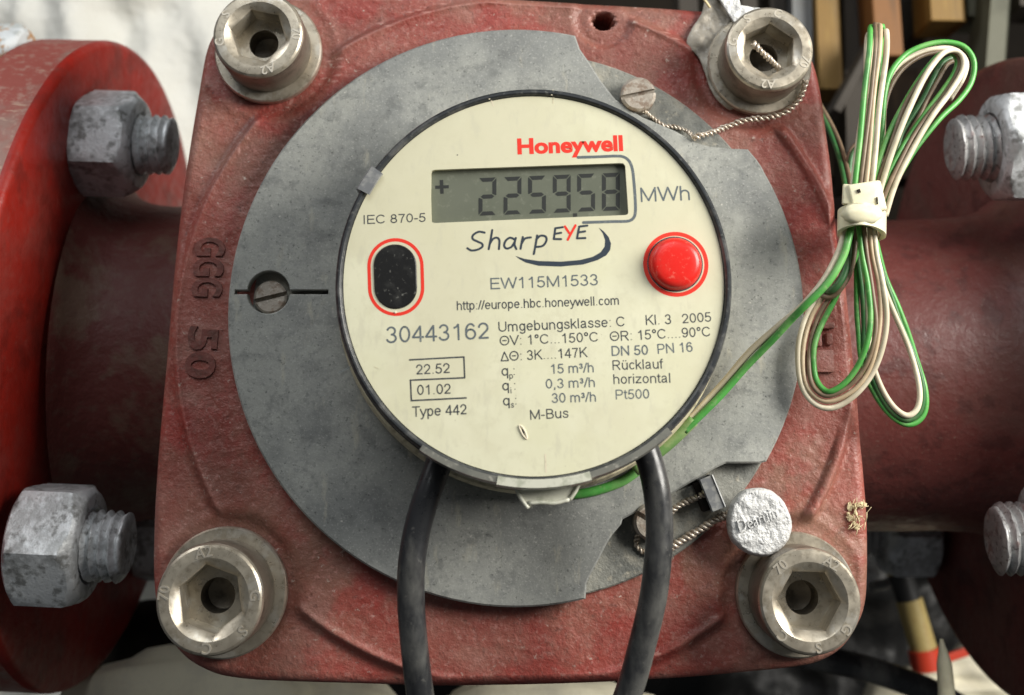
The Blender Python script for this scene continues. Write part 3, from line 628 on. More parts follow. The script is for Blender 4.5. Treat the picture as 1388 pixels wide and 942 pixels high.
hole += [(r_, hc[1]-hw, ZU), (r_, hc[1]+hw, ZU)]
V, F = slab(D, 3.2, ZU, 0.35, [np.array(hole)])
obj('top_tier', V, F, M['cast_grey'], disc)
Q = PT([(846, 96), (906, 126), (961, 170), (989, 201), (874, 779), (913, 749), (960, 721), (984, 697), (788, 805)], 2.6)[:, :2]
q_ = np.linalg.lstsq(np.c_[2*Q, np.ones(len(Q))], (Q**2).sum(1), rcond=None)[0]; lc = q_[:2]; lr = min(math.sqrt(q_[2]+lc@lc), rad-0.5)

t = np.linspace(0, 2*PI, 160, endpoint=False); LOW = np.stack([lc[0]+lr*np.cos(t), lc[1]+lr*np.sin(t), np.full(160, 2.6)], 1)
V, F = slab(LOW, 0.2, 2.8, 0.3); obj('lower_tier', V, F, M['cast_dark'], disc)

def slotted(label, p, r, h, rot, dome=0.5):
    t = thing('slotted_screw', p, label, 'screw', 'slotted screws around the dial')
    N = 48; th = np.linspace(0, 2*PI, N, endpoint=False)
    parts = []
    c, s = math.cos(rot), math.sin(rot)
    for sg in (1, -1):
        w = 0.45; a0 = math.asin(w/r); arc = np.linspace(a0, PI-a0, 22)
        L = np.array([(r*math.cos(a), r*math.sin(a)*sg, 0) for a in arc])
        I = L*[0.86, 0.86, 1]; I[:, 1] = np.where(np.abs(I[:, 1]) < w, sg*w, I[:, 1])
        def lv(P, z): Q = P.copy(); Q[:, 2] = z; return Q
        V, F = rings([lv(L, 0), lv(L, h-.4), lv(I, h)], False, True); parts.append((V, F))
    V, F = lathe((0, 0, 0), [(r*0.98, 0), (r*.98, h-1.3)], 40, False, True); parts.append((V, F))
    V, F = join(parts); V = np.c_[V[:, 0]*c-V[:, 1]*s, V[:, 0]*s+V[:, 1]*c, V[:, 2]]
    obj('slotted_head', V, F, M['screw'], t, local=True)
    return t
slotted('slotted screw sunk in the round hole left of the dial', at(368, 404, 3.0), 22/6.5, 1.6, math.radians(14))
slotted('corroded slotted screw at the upper right edge of the dial', at(863, 134, 2.8), 3.7, 4.2, math.radians(12))
slotted('corroded slotted screw beside the right black cable, lower edge of disc', at(882, 706, 2.8), 3.7, 4.0, math.radians(-30))

# clip block in the lower notch
t = thing('seal_clip', at(962, 670, 2.8), 'small grey plastic clip block in the lower notch near the lead seal', 'clip')
c = at(963, 668, 6.0); d = at(975, 690, 6)-at(957, 646, 6); d /= np.linalg.norm(d); e = np.array([-d[1], d[0], 0])
obj('clip_block', *box(c, e*1.25, d*3.0, [0, 0, 2.6], .25), M['grey_plastic'], t)
obj('clip_gap', *box(c-e*2.0-[0, 0, 1.5], e*0.6, d*2.8, [0, 0, 1.6], .1), M['dark_hole'], t)
obj('clip_arm', *box(c+e*(-6.5)+d*(-1.0)-[0, 0, 2.2], e*5.6, d*1.4, [0, 0, 1.0], .2), M['cast_dark'], t)

# ================================================================== HEAT METER DIAL
ZD = 32.0
dc = at(723.3, 380, ZD)
meter = thing('heat_meter', (dc[0], dc[1], 6.0), 'round cream heat meter dial with display, red button and printed text', 'meter')
V, F = lathe((dc[0], dc[1], 0), [(30, 6.05), (38.9, 6.05), (39.1, 6.6), (39.0, 11.0), (38.4, 12.4), (36, 12.9)], 160)
obj('base_ring', V, F, M['cream_plastic'], meter, auto=40)
V, F = lathe((dc[0], dc[1], 0), [(35, 12.0), (37.5, 12.1), (37.6, 12.9), (37.0, 14.5), (36.8, 18), (36.7, 19), (36.95, 19.3), (36.95, 20.6), (36.7, 21), (36.75, 27.8), (37.0, 28.2), (37.0, 29.0), (36.7, 29.4), (36.65, 31.6), (36.45, 32.4), (36.1, 32.75), (35.75, 32.75), (35.45, 32.5), (35.2, 31.7), (35.15, 30)], 192)
housing = obj('housing_ring', V, F, M['black_plastic'], meter, auto=35)
# faceplate with a display opening
K = 4.627
c2 = lambda x, y: (570+x/K, 170+y/K)
lcd_px = [c2(*p) for p in [(66, 300), (72, 284), (90, 278), (300, 270), (700, 256), (1250, 236), (1272, 238), (1284, 252), (1294, 400), (1304, 545), (1298, 558), (1284, 562), (700, 586), (90, 612), (74, 608), (68, 595), (64, 450)]]
LO = PT(lcd_px, ZD)
t = np.linspace(0, 2*PI, 200, endpoint=False); rf = 35.15
CIRC = np.stack([dc[0]+rf*np.cos(t), dc[1]+rf*np.sin(t), np.full(200, ZD)], 1)
LOd = LO.copy(); LOd[:, 2] = ZD-1.3
parts = [fill(CIRC, [LO]), rings([LO, LOd])]
Cd = CIRC.copy(); Cd[:, 2] -= 2; parts.append(rings([CIRC, Cd]))
face = obj('faceplate', *join(parts), M['label'], meter)
lo2 = inset(LOd, -0.4); lo2[:, 2] = ZD-1.25
display = obj('display', *fill(lo2), M['lcd'], meter)
# seven segment digits
ZS = ZD-1.22
def seg_digit(ch, cx, cy, w, h, zlev):
    SEG = {'2': 'abged', '5': 'afgcd', '9': 'abcdfg', '8': 'abcdefg'}[ch]
    th_ = 25; out = []
    hw_, hh_ = w/2, h/2; g = 5
    def tr(x, y): return c2(cx+x, cy+y-x*0.045)
    polys = {'a': [(-hw_+g, -hh_), (hw_-g, -hh_), (hw_-th_-g+4, -hh_+th_), (-hw_+th_+g-4, -hh_+th_)],
             'd': [(-hw_+g, hh_), (hw_-g, hh_), (hw_-th_-g+4, hh_-th_), (-hw_+th_+g-4, hh_-th_)],
             'g': [(-hw_+g+8, 0), (-hw_+th_+4, -13), (hw_-th_-4, -13), (hw_-g-8, 0), (hw_-th_-4, 13), (-hw_+th_+4, 13)],
             'f': [(-hw_, -hh_+g), (-hw_+th_, -hh_+th_+g), (-hw_+th_, -16), (-hw_+5, -6), (-hw_, -8)],
             'e': [(-hw_, hh_-g), (-hw_+th_, hh_-th_-g), (-hw_+th_, 16), (-hw_+5, 6), (-hw_, 8)],
             'b': [(hw_, -hh_+g), (hw_-th_, -hh_+th_+g), (hw_-th_, -16), (hw_-5, -6), (hw_, -8)],
             'c': [(hw_, hh_-g), (hw_-th_, hh_-th_-g), (hw_-th_, 16), (hw_-5, 6), (hw_, 8)]}
    for s in SEG:
        P = PT([tr(*p) for p in polys[s]], zlev); out.append((P, [tuple(range(len(P)))]))
    return join(out)
for ch, cx, cy in (('2', 420, 446), ('2', 577, 440), ('5', 731, 434), ('9', 886, 428), ('5', 1039, 421), ('8', 1194, 416)):
    obj('digit', *seg_digit(ch, cx, cy, 112, 236, ZS), M['lcd_dark'], display)
pl = []
for q in ([(92, 378), (178, 374), (178, 394), (92, 398)], [(120, 342), (142, 341), (146, 428), (124, 429)]):
    P = PT([c2(*p) for p in q], ZS+0.004*len(pl)); pl.append((P, [(0, 1, 2, 3)]))
obj('plus_sign', *join(pl), M['lcd_dark'], display)
P = PT([c2(*p) for p in [(955, 552), (982, 550), (983, 572), (957, 574)]], ZS); obj('decimal_point', P, [(0, 1, 2, 3)], M['lcd_dark'], display)

# print on the faceplate
T = [('Honeywell', (701.5, 208.3), (844.8, 203.6), 20.0, 'ink_red', 0.040), ('MWh', (868.7, 273.8), (935.5, 271.3), 20, 'ink_grey', 0.0), ('IEC 870-5', (493, 303.8), (577, 300.6), 12.3, 'ink', 0.003),
     ('EW115M1533', (665, 392.3), (810.7, 386.6), 15.5, 'ink_grey', 0.003), ('http://europe.hbc.honeywell.com', (619.4, 420.5), (839, 413.0), 12.3, 'ink', 0.004), ('30443162', (523.3, 465.3), (663.4, 459.2), 22.5, 'ink_grey', 0.0),
     ('22.52', (564.3, 507.8), (610, 505.6), 13.6, 'ink', 0.004), ('01.02', (565.7, 535.5), (611.2, 533.6), 13.6, 'ink', 0.004), ('Type 442', (558.4, 565.0), (632.8, 561.5), 13.8, 'ink', 0.004),
     ('Umgebungsklasse: C', (675.9, 449.9), (846.9, 442.2), 13.5, 'ink', 0.002), ('Kl. 3', (875.7, 440.6), (910, 439.2), 13.5, 'ink', 0.002), ('2005', (925.2, 438.5), (964.4, 435.7), 13.0, 'ink', 0.002),
     ('\u0398V: 1\u00b0C...150\u00b0C', (677.5, 468.6), (810.7, 463.0), 13.3, 'ink', 0.002), ('\u0398R: 15\u00b0C....90\u00b0C', (827, 462.6), (963, 455.8), 13.3, 'ink', 0.002), ('\u0394\u0398: 3K....147K', (678.7, 489.9), (796.7, 483.8), 13.3, 'ink', 0.002),
     ('DN 50', (829.4, 482.4), (878.5, 480.8), 13.3, 'ink_grey', 0.012), ('PN 16', (891.8, 479.6), (939.2, 476.6), 13.3, 'ink_grey', 0.006),
     ('q', (680, 509.3), (689, 509.0), 13.5, 'ink', 0.006), ('q', (681, 529.3), (690, 529.0), 13.5, 'ink', 0.006), ('q', (682, 549.7), (691, 549.4), 13.5, 'ink', 0.006),
     ('p', (690.5, 513.3), (695.5, 513.1), 8, 'ink', 0.006), ('i', (692.0, 533.2), (693.6, 533.1), 8, 'ink', 0.006), ('s', (692.8, 552.6), (696.8, 552.4), 8, 'ink', 0.012),
     (':', (696.0, 508.5), (698.2, 508.4), 13, 'ink', 0.004), (':', (697.0, 528.5), (699.2, 528.4), 13, 'ink', 0.004), (':', (698.2, 548.5), (700.4, 548.4), 13, 'ink', 0.004),
     ('15 m\u00b3/h', (747, 506.5), (804.9, 504.6), 13.0, 'ink_grey', 0.008), ('0,3 m\u00b3/h', (740, 526.8), (806.5, 524.5), 13.0, 'ink_grey', 0.008), ('30 m\u00b3/h', (748, 546.2), (807.9, 544.3), 13.0, 'ink_grey', 0.008),
     ('R\u00fccklauf', (830.6, 501.6), (899.5, 499.5), 13.2, 'ink', 0.002), ('horizontal', (831.7, 520.5), (908.8, 518.6), 13.0, 'ink', 0.002), ('Pt500', (834.8, 541.3), (880.3, 540.2), 13.0, 'ink_grey', 0.004), ('M-Bus', (718.9, 568.9), (771, 566.2), 13.2, 'ink', 0.002)]
for s, L, R_, h, m, bd in T:
    if s == 'Honeywell': put_text('printed_text', s, L, R_, h, ZD, M[m], face, bd)
    else: pen_text('printed_text', s, L, R_, h, ZD, M[m], face, 0.118+bd*2.2)
def st_px(name, polys, wpx, m, z=ZD+0.025, conv=c2):
    obj(name, *join([stroke(PT([conv(*p) for p in q], z), wpx/7.33, z, z+0.002*i) for i, q in enumerate(polys)]), M[m], face)
SW = 2.9
st_px('printed_text', [[(402, 672), (365, 667), (330, 688), (328, 712), (358, 728), (386, 742), (388, 760), (360, 778), (320, 784), (294, 770)],
    [(450, 656), (440, 715), (428, 775)], [(433, 745), (455, 712), (480, 704), (495, 722), (492, 775)],
    [(592, 716), (562, 704), (534, 724), (525, 755), (542, 772), (572, 760), (592, 728)], [(598, 706), (590, 745), (601, 775)],
    [(642, 700), (634, 738), (628, 773)], [(634, 742), (655, 710), (692, 702)], [(732, 690), (722, 750), (711, 806)], [(726, 716), (752, 692), (784, 696), (790, 722), (768, 754), (728, 762)]], SW, 'ink_blue')
st_px('printed_text', [[(892, 638), (845, 645)], [(846, 645), (836, 712)], [(836, 712), (882, 713)], [(842, 680), (882, 673)],
    [(1046, 628), (996, 634)], [(996, 634), (982, 708)], [(982, 708), (1034, 706)], [(990, 671), (1032, 664)]], SW, 'ink_blue', ZD+.028)
st_px('printed_text', [[(906, 634), (932, 674)], [(972, 627), (948, 670), (924, 716)]], SW*1.15, 'ink_red', ZD+.031)
sw = [(1118, 640), (1150, 665), (1180, 700), (1195, 740), (1190, 780), (1165, 815), (1110, 845), (1020, 872), (880, 885), (740, 880), (660, 860), (620, 838), (595, 818), (650, 836), (740, 850), (880, 854), (1000, 844), (1080, 824), (1130, 795), (1155, 760), (1158, 720), (1145, 680)]
obj('swoosh', *fill(PT([c2(*p) for p in sw], ZD+.024)), M['ink_blue'], face)
st_px('display_bracket', [[(988, 200), (1100, 197), (1235, 192), (1280, 200), (1312, 228), (1330, 280), (1338, 350), (1346, 450), (1348, 540), (1336, 580), (1300, 600), (1200, 603), (1022, 609)]], 4.0, 'ink_grey', ZD+.020)
c5 = lambda x, y: (x, y)
st_px('printed_box', [[(555.3, 487.8), (628.8, 483.8)], [(628.8, 483.8), (629.9, 512)], [(629.9, 512), (556.2, 515.3)], [(556.4, 515.3), (557.6, 543)], [(557.6, 543), (631.8, 539.3)]], 2.1, 'ink', ZD+.020, c5)
def stadium(cx, cy, hw_, hh_, n=24, tilt=-0.03):
    L = []
    for k in range(n+1): a = PI*k/n; L.append((hw_*math.cos(a), -(hh_-hw_)-hw_*math.sin(a)))
    for k in range(n+1): a = PI+PI*k/n; L.append((hw_*math.cos(a), (hh_-hw_)-hw_*math.sin(a)))
    return [(cx+x*math.cos(tilt)-y*math.sin(tilt), cy+x*math.sin(tilt)+y*math.cos(tilt)) for x, y in L]
A = PT(stadium(536.5, 375.5, 38.2, 52.8), ZD+.02); B = PT(stadium(536.5, 375.5, 33.6, 48.2), ZD+.02)
obj('printed_ring', *rings([A, B]), M['ink_red'], face)
P1 = PT(stadium(536, 375, 29, 43.8), ZD); 
port = obj('optical_port', *slab(P1, ZD-.1, ZD+.28, .18), M['port'], meter)
cb = at(916, 358, ZD)
ring_ = lambda r: np.stack([cb[0]+r*np.cos(t), cb[1]+r*np.sin(t), np.full(len(t), ZD+.02)], 1)
obj('printed_ring', *rings([ring_(44.3/7.33), ring_(38.8/7.33)]), M['ink_red'], face)
cb2 = at(915, 358, ZD)
V, F = lathe((cb2[0], cb2[1], ZD), [(4.95, -.1), (4.9, .25), (4.75, .9), (4.55, 1.5), (4.15, 1.95), (3.5, 2.15), (2.5, 2.22), (1.2, 2.25), (.3, 2.26)], 64, False, True)
obj('button', V, F, M['button'], meter, smooth=True)
V, F = lathe((cb2[0], cb2[1], ZD), [(5.15, .02), (4.9, .02)], 64); obj('button_gap', V, F, M['ink'], face)
# little moulding blemishes
def mark(L, w, m, z=ZD+.03): obj('scratch', *stroke(PT(L, z), w/7.33, z, z), M[m], face)
mark([(664, 128), (666, 136), (669, 143)], 1.8, 'white'); mark([(749.5, 122), (749.5, 140)], 1.3, 'cream_plastic'); mark([(739, 616), (740, 640)], 1.8, 'white')
mark([(459, 505), (470, 500), (476, 496)], .8, 'ink_grey'); mark([(507, 497), (513, 500)], .7, 'cream_plastic')
V, F = tube([at(x, y, ZD+.1) for x, y in [(704, 577), (708, 579), (713, 588), (714, 595), (709, 590), (705, 582)]], .16, 6, 40, closed=True)
obj('eyelet', V, F, M['white'], face, smooth=True)
V, F = ball(at(709, 586, ZD), .25, .7, .06); obj('eyelet_gap', V, F, M['ink'], face)
V, F = ball(at(620, 210, ZD), .12, .12, .08); obj('speck', V, F, M['ink'], face)
V, F = ball(at(536, 423.5, ZD+.1), .22, .2, .15); obj('speck', V, F, M['white'], face)
# clips round the rim
def arc_band(a0, a1, prof, n=40):
    """solid swept section prof (r, z) between two screen angles about the dial centre"""
    Rg = []
    for a in np.linspace(math.radians(a0), math.radians(a1), n):
        Rg.append(np.array([(dc[0]+r*math.cos(a), dc[1]+r*math.sin(a), z) for r, z in prof]))
    return rings(Rg, True, True)
V, F = arc_band(144.8, 152.6, [(36.4, 24), (37.5, 24), (37.55, 31.5), (37.0, 33.1), (34.6, 33.3), (34.5, 32.6), (36.2, 32.5)]); obj('rim_clip', V, F, M['grey_plastic'], meter)
V, F = arc_band(-124, -48, [(36.7, 26), (37.25, 26), (37.3, 30), (37.15, 32.3), (36.8, 33.0), (35.7, 33.0), (36.3, 32.8), (36.7, 31.6)]); clip = obj('clear_clip', V, F, M['clip'], meter, auto=40)
V, F = arc_band(-100.5, -74, [(36.8, 28), (37.4, 28.2), (37.5, 32.6), (37.1, 33.2), (35.6, 33.2), (35.9, 33.0), (36.8, 32.0)]); obj('clip_window', V, F, M['clip_clear'], clip, auto=40)
tg = [(694, 650), (790, 640), (784, 662), (776, 676), (750, 683), (728, 681), (716, 690), (703, 672)]
V, F = slab(PT(tg, 30), 28.8, 29.8, .3); obj('clip_tongue', V, F, M['clip_clear'], clip)
for q in ([(697, 654), (704, 672), (716, 689)], [(788, 644), (782, 662), (772, 678)], [(716, 682), (735, 681), (752, 682), (772, 677)]):
    V, F = tube([at(x, y, 30) for x, y in q], .38, 8, 12); obj('tongue_edge', V, F, M['clip_clear'], clip, smooth=True)
for a in (103.5, 84.2): 
    V, F = arc_band(a-.25, a+.25, [(36.35, 29), (36.62, 29), (36.6, 31.7), (36.2, 32.6), (35.4, 32.6), (35.6, 31)], 3); obj('moulding_seam', V, F, M['white'], housing)

# ================================================================== BLACK CABLES
def cable(pts, label):
    P = [at(*p) for p in pts]; V, F = tube(P, 2.55, 24, 90)
    t = thing('black_cable', P[0], label, 'cable', 'black cables leaving the dial')
    obj('cable_jacket', V, F, M['cable'], t, smooth=True)
    c = np.array(P[0]); d = np.array(P[1])-c; d /= np.linalg.norm(d)
    V, F = tube([c-d*1.5, c+d*2.2], 3.0, 24, 6); obj('cable_gland', V, F, M['black_plastic'], t, auto=50)
cable([(610, 590, 21), (597, 622, 21), (580, 668, 22), (566, 715, 22), (558, 765, 22), (557, 815, 21), (561, 870, 20), (568, 930, 18), (580, 1010, 14)], 'black cable hanging from the lower left of the dial')
cable([(856, 575, 21), (876, 612, 21), (889, 660, 22), (894, 714, 22), (891, 765, 22), (885, 812, 21), (872, 868, 19), (855, 930, 17), (826, 1010, 13)], 'glossy black cable curving down from the lower right of the dial')

# ================================================================== GREEN AND WHITE WIRE BUNDLE
bundle = thing('wire_bundle', at(1165, 300, 14), 'coiled flat cable of green, brown and white wires looped beside the plate', 'wire bundle')
def ribbon(pts, cols, r=0.54, spread=(1, 0), arch=0.0, n=110):
    """pts (px,py,z) run of the ribbon's middle; strands side by side, offset across the run"""
    P = resample(np.array([at(*p) for p in pts]), n, False); T_ = np.gradient(P, axis=0); T_ /= np.linalg.norm(T_, axis=1)[:, None]
    tw = np.linspace(spread[0], spread[1], n)
    view = np.array([0, 0, 1.0])
    side = np.cross(T_, view); side /= np.linalg.norm(side, axis=1)[:, None]; nrm = np.cross(side, T_)
    k = len(cols)
    for i, c in enumerate(cols):
        off = (i-(k-1)/2)*r*1.92
        Q = P+side*(off*np.cos(tw))[:, None]+nrm*(off*np.sin(tw))[:, None]
        jt = np.array([[noise.noise(Vector((k_*.045, i*7.3, P[0][0]*.3+a_*11))) for a_ in range(3)] for k_ in range(n)])
        Q = Q+jt*0.5
        if arch: Q[:, 1] -= arch*(2*(i-(k-1)/2)/(k-1))**2*np.exp(-((P[:, 1]-P[:, 1].max())/1.6)**2)
        V, F = tube(Q, r*(0.88 if c in ('brown', 'tan') else 1.08), 10); obj('wire_strand', V, F, M[c], bundle, smooth=True)
G4 = ['white', 'tan', 'brown', 'green']
# narrow upright loop
ribbon([(1164, 300, 16), (1170, 250, 17), (1177, 190, 17), (1184, 120, 17), (1190, 66, 17), (1190, 38, 15), (1188, 34, 12), (1184, 60, 10), (1181, 120, 9), (1172, 200, 9), (1163, 290, 10)], G4[::-1], spread=(0, .25), arch=1.3)
# wide arched loops
ribbon([(1178, 300, 15), (1188, 245, 15), (1196, 180, 15), (1199, 130, 14), (1208, 98, 13), (1228, 74, 12), (1255, 61, 12), (1282, 57, 12), (1306, 63, 12), (1319, 82, 12), (1316, 108, 12), (1300, 132, 13), (1272, 160, 14), (1243, 198, 14), (1218, 240, 14), (1198, 278, 14), (1188, 310, 13)], ['green'], n=120)
ribbon([(1176, 300, 13), (1186, 245, 13), (1193, 190, 12), (1198, 145, 12), (1207, 110, 11), (1224, 86, 10), (1254, 70, 9), (1286, 68, 8), (1304, 82, 8), (1302, 104, 9), (1285, 132, 10)], ['white', 'brown'], spread=(0, .2))
ribbon([(1180, 310, 15), (1188, 255, 16), (1204, 205, 17), (1222, 158, 17), (1240, 122, 16), (1258, 92, 15), (1276, 72, 14), (1292, 69, 13), (1301, 80, 13), (1298, 98, 13), (1281, 125, 14), (1257, 158, 15), (1230, 200, 16), (1208, 243, 16), (1192, 290, 15)], ['white', 'brown', 'green'], spread=(PI, 2*PI-.0001), n=140)
ribbon([(1182, 300, 11), (1200, 250, 10), (1222, 195, 10), (1244, 150, 10), (1262, 118, 10), (1280, 88, 9), (1296, 80, 8)], ['dk_green', 'brown'], spread=(.2, .5))
# tail leading away behind the plate
ribbon([(1152, 300, 4), (1150, 255, -4), (1141, 215, -14), (1126, 175, -24), (1108, 140, -32), (1090, 110, -38)], ['dk_green', 'brown'], r=.55, spread=(.3, .8), n=50)
ribbon([(1150, 250, -12), (1152, 215, -12), (1162, 198, -12), (1180, 196, -12)], ['brown', 'dk_green'], r=.55, n=40)
# lower loops
ribbon([(1174, 288, 15), (1176, 320, 15), (1179, 350, 15), (1187, 390, 15), (1191, 432, 15), (1186, 468, 15), (1172, 502, 14), (1150, 528, 13), (1123, 541, 12), (1103, 531, 11), (1093, 508, 10), (1093, 470, 9.5), (1104, 432, 9), (1124, 395, 9.5), (1148, 345, 10), (1156, 300, 11)], ['white', 'tan', 'brown', 'green'], spread=(0, .5), n=150)
ribbon([(1180, 290, 12), (1187, 335, 11), (1198, 378, 10), (1216, 425, 9), (1236, 475, 8), (1249, 525, 8), (1247, 556, 8), (1230, 569, 8), (1208, 556, 8), (1188, 525, 8), (1174, 485, 8), (1170, 440, 8), (1168, 390, 9), (1164, 330, 10)], ['green', 'dk_green', 'white'], spread=(0.9, 0.4), n=150)
ribbon([(1156, 300, 12), (1154, 340, 12), (1149, 368, 12), (1138, 388, 12), (1126, 398, 11), (1116, 396, 10)], ['brown', 'dk_green'], r=.7, spread=(.2, .4), n=50)
# lead running to the dial
ribbon([(1152, 300, 17), (1146, 326, 18), (1139, 348, 18), (1122, 378, 18), (1095, 408, 17), (1062, 441, 14), (1020, 483, 11), (986, 520, 9.5), (952, 555, 9), (925, 583, 9)], ['green', 'white'], r=.66, spread=(PI+2.2, PI+2.5), n=90)
V, F = tube([at(*p) for p in [(940, 570, 9), (905, 603, 9), (860, 638, 9)]], 1.15, 14, 20); obj('cable_sheath', V, F, M['green_sheath'], bundle, smooth=True)
V, F = tube([at(*p) for p in [(866, 637, 6), (842, 653, 6), (808, 665, 6), (774, 670, 6), (735, 664, 7)]], 0.95, 14, 30); obj('cable_sheath', V, F, M['green'], bundle, smooth=True)
# zip tie
tie = thing('cable_tie', at(1168, 300, 20), 'cream nylon cable tie knotted round the wire bundle', 'cable tie')
def bandloop(pts, w, th_, n=60):
    P = resample(np.array([at(*p) for p in pts]), n, True); T_ = np.roll(P, -1, 0)-np.roll(P, 1, 0); T_ /= np.linalg.norm(T_, axis=1)[:, None]
    ax = np.array([0.08, 1.0, 0]); ax /= np.linalg.norm(ax); out = np.cross(T_, ax); out /= np.linalg.norm(out, axis=1)[:, None]
    R_ = [P+ax*w/2+out*th_/2, P+ax*w/2-out*th_/2, P-ax*w/2-out*th_/2, P-ax*w/2+out*th_/2]
    Rg = [np.array([q[i] for q in R_]) for i in range(n)]+[np.array([q[0] for q in R_])]
    return rings(Rg)
V, F = bandloop([(1139, 306, 14), (1140, 298, 19), (1152, 292, 22), (1168, 290, 23.5), (1184, 293, 22), (1196, 300, 18), (1197, 308, 12), (1186, 312, 7), (1165, 312, 5), (1145, 312, 8)], 4.3, 1.0)
obj('tie_band', V, F, M['nylon'], tie, auto=50)
c = at(1172, 270, 20.5); obj('tie_head', *box(c, [3.3, .5, 0], [-.5, 3.0, 0], [0, 0, 2.3], .5), M['nylon'], tie, auto=60)
c = at(1151, 264, 21.5); obj('tie_tail', *box(c, [1.25, -.15, 0.3], [.2, 2.0, 0], [-.1, 0, .7], .25), M['nylon'], tie, auto=60)
V, F = ball(at(1168, 290, 23), 3.9, 2.2, 1.5, .15, 3); obj('tie_knot', V, F, M['nylon'], tie, smooth=True)
c = at(1189, 272, 23); obj('tie_slot', *box(c, [.12, 0, 0], [0, .7, 0], [0, 0, .12]), M['dark_hole'], tie)
c = at(1164, 259, 23); obj('tie_slot', *box(c, [.3, .1, 0], [-.1, .35, 0], [0, 0, .12]), M['dark_hole'], tie)

# ================================================================== SEALS AND SEAL WIRES
sc0 = at(1029, 708, 8.5)
seal = thing('lead_seal', (sc0[0], sc0[1], 3), 'round white crumpled lead seal stamped with worn letters above the screw', 'seal', 'lead seals on the meter')
N = 96; th = np.arange(N)*2*PI/N; R = []
ro = np.array([6.35*(1+.10*noise.noise(Vector((math.cos(a)*1.3, math.sin(a)*1.3, 5)))+.02*noise.noise(Vector((math.cos(a)*8, math.sin(a)*8, 1)))) for a in th])
def wob(x, y): return 0.30*noise.noise(Vector((x*.5, y*.5, 2)))+0.13*noise.noise(Vector((x*1.3, y*1.3, 7)))+.10*noise.noise(Vector((x*3, y*3, 9)))
for f, z in [(0.6, -3.2), (.93, -3.0), (1.0, -2.2), (1.01, -.6), (.985, .3), (.94, .75)]+[(f, .9+.25*math.sin(f*3)) for f in np.linspace(.9, .02, 34)]:
    x, y = ro*f*np.cos(th), ro*f*np.sin(th); zz = np.array([z+wob(a, b_)*(1 if z > 0 else .3) for a, b_ in zip(x, y)])
    R.append(np.stack([sc0[0]+x, sc0[1]+y, sc0[2]+zz+0.06*y], 1))
V, F = rings(R, True, True); so = obj('seal_disc', V, F, M['lead'], seal, smooth=True)
put_text('stamped_letters', 'Dearuin', (1003, 722), (1055, 702), 16, 9.72, M['lead'], so, 0.0, relief=0.55, shear=.1)
def twist(pts, r, pitch, label, amp=None, n=500):
    P = resample(np.array([at(*p) for p in pts]), n, False); T_ = np.gradient(P, axis=0); T_ /= np.linalg.norm(T_, axis=1)[:, None]
    d = np.concatenate([[0], np.cumsum(np.linalg.norm(np.diff(P, axis=0), axis=1))]); a = np.cross(T_, [0, 0, 1.0]); a /= np.linalg.norm(a, axis=1)[:, None]; b_ = np.cross(T_, a)
    amp = amp or r*1.05; t_ = thing('seal_wire', P[0], label, 'wire', 'twisted seal wires')
    for ph in (0, PI):
        w = 2*PI*d/pitch+ph; j = 1+.25*np.sin(d*1.7)
        Q = P+amp*j[:, None]*(np.cos(w)[:, None]*a+np.sin(w)[:, None]*b_); V, F = tube(Q, r, 6); obj('wire_strand', V, F, M['wire'], t_, smooth=True)
twist([(940, 187, 6.6), (948, 184, 6.6), (965, 180, 5), (985, 172, 3), (1010, 163, 3.2), (1035, 160, 3.4), (1058, 155, 3.4), (1076, 143, 3.6), (1088, 126, 3.8), (1092, 108, 3.8)], .28, 2.3, 'twisted seal wire wrapped along the top right screw washer', .42)
twist([(1021, 58, 13.2), (1030, 68, 13.3), (1045, 82, 12.0), (1056, 93, 10), (1062, 102, 8)], .34, 1.9, 'short twisted seal wire lying inside the top right hex socket')
twist([(886, 752, 3.2), (905, 744, 4), (925, 732, 4), (950, 717, 4.3), (975, 702, 5), (990, 696, 6.5)], .40, 2.0, 'lower of two twisted seal wires in the lower notch', .44)
twist([(905, 696, 4.2), (922, 684, 4.8), (940, 676, 5), (957, 668, 6.5)], .36, 1.9, 'upper short twisted seal wire running under the clip block')
twist([(866, 722, 3.1), (862, 738, 3.2), (872, 748, 3.2), (884, 752, 3.2)], .26, 1.7, 'frayed seal wire end beside the lower slotted screw')
twist([(872, 150, 5.5), (885, 160, 3.3), (900, 170, 3.2), (915, 172, 3.2), (932, 178, 4), (941, 187, 6.6)], .24, 1.8, 'corroded thin seal wire between the upper slotted screw and notch')
# crumpled foil tag at the top right screw
tg = thing('seal_tag', at(975, 40, 1), 'torn grey and white seal tag tucked behind the top right screw', 'tag', 'lead seals on the meter')
def sheet_poly(pts, zf, seed, m, name, parent, thick=.35):
    L = resample(PT(pts, 0), 90); c_ = L.mean(0); Rg = []; Rb = []
    for f in np.linspace(1, .03, 16):
        P = c_+(L-c_)*f; P[:, 2] = [zf(*p[:2])+.6*noise.noise(Vector((p[0]*.25+seed, p[1]*.25, 0)))+.25*noise.noise(Vector((p[0]*.8+seed, p[1]*.8, 0))) for p in P]
        Rg.append(P); Q = P.copy(); Q[:, 2] -= thick; Rb.append(Q)
    V, F = rings(Rb[::-1]+Rg, True, True); return obj(name, V, F, m, parent, smooth=True)
sheet_poly([(958, -8), (950, 20), (936, 42), (930, 62), (945, 78), (954, 100), (962, 122), (972, 138), (990, 150), (1000, 135), (990, 100), (995, 70), (1010, 45), (1000, 15), (980, -8)], lambda x, y: 1.1, 3, M['foil'], 'foil_sheet', tg)
sheet_poly([(962, -12), (972, 5), (985, 25), (996, 42), (1004, 40), (1010, 33), (1022, 32), (1034, 27), (1047, 24), (1040, 19), (1020, 17), (1002, 15), (996, 0), (992, -14)], lambda x, y: 3.2, 8, M['lead'], 'lead_strip', tg, .9)
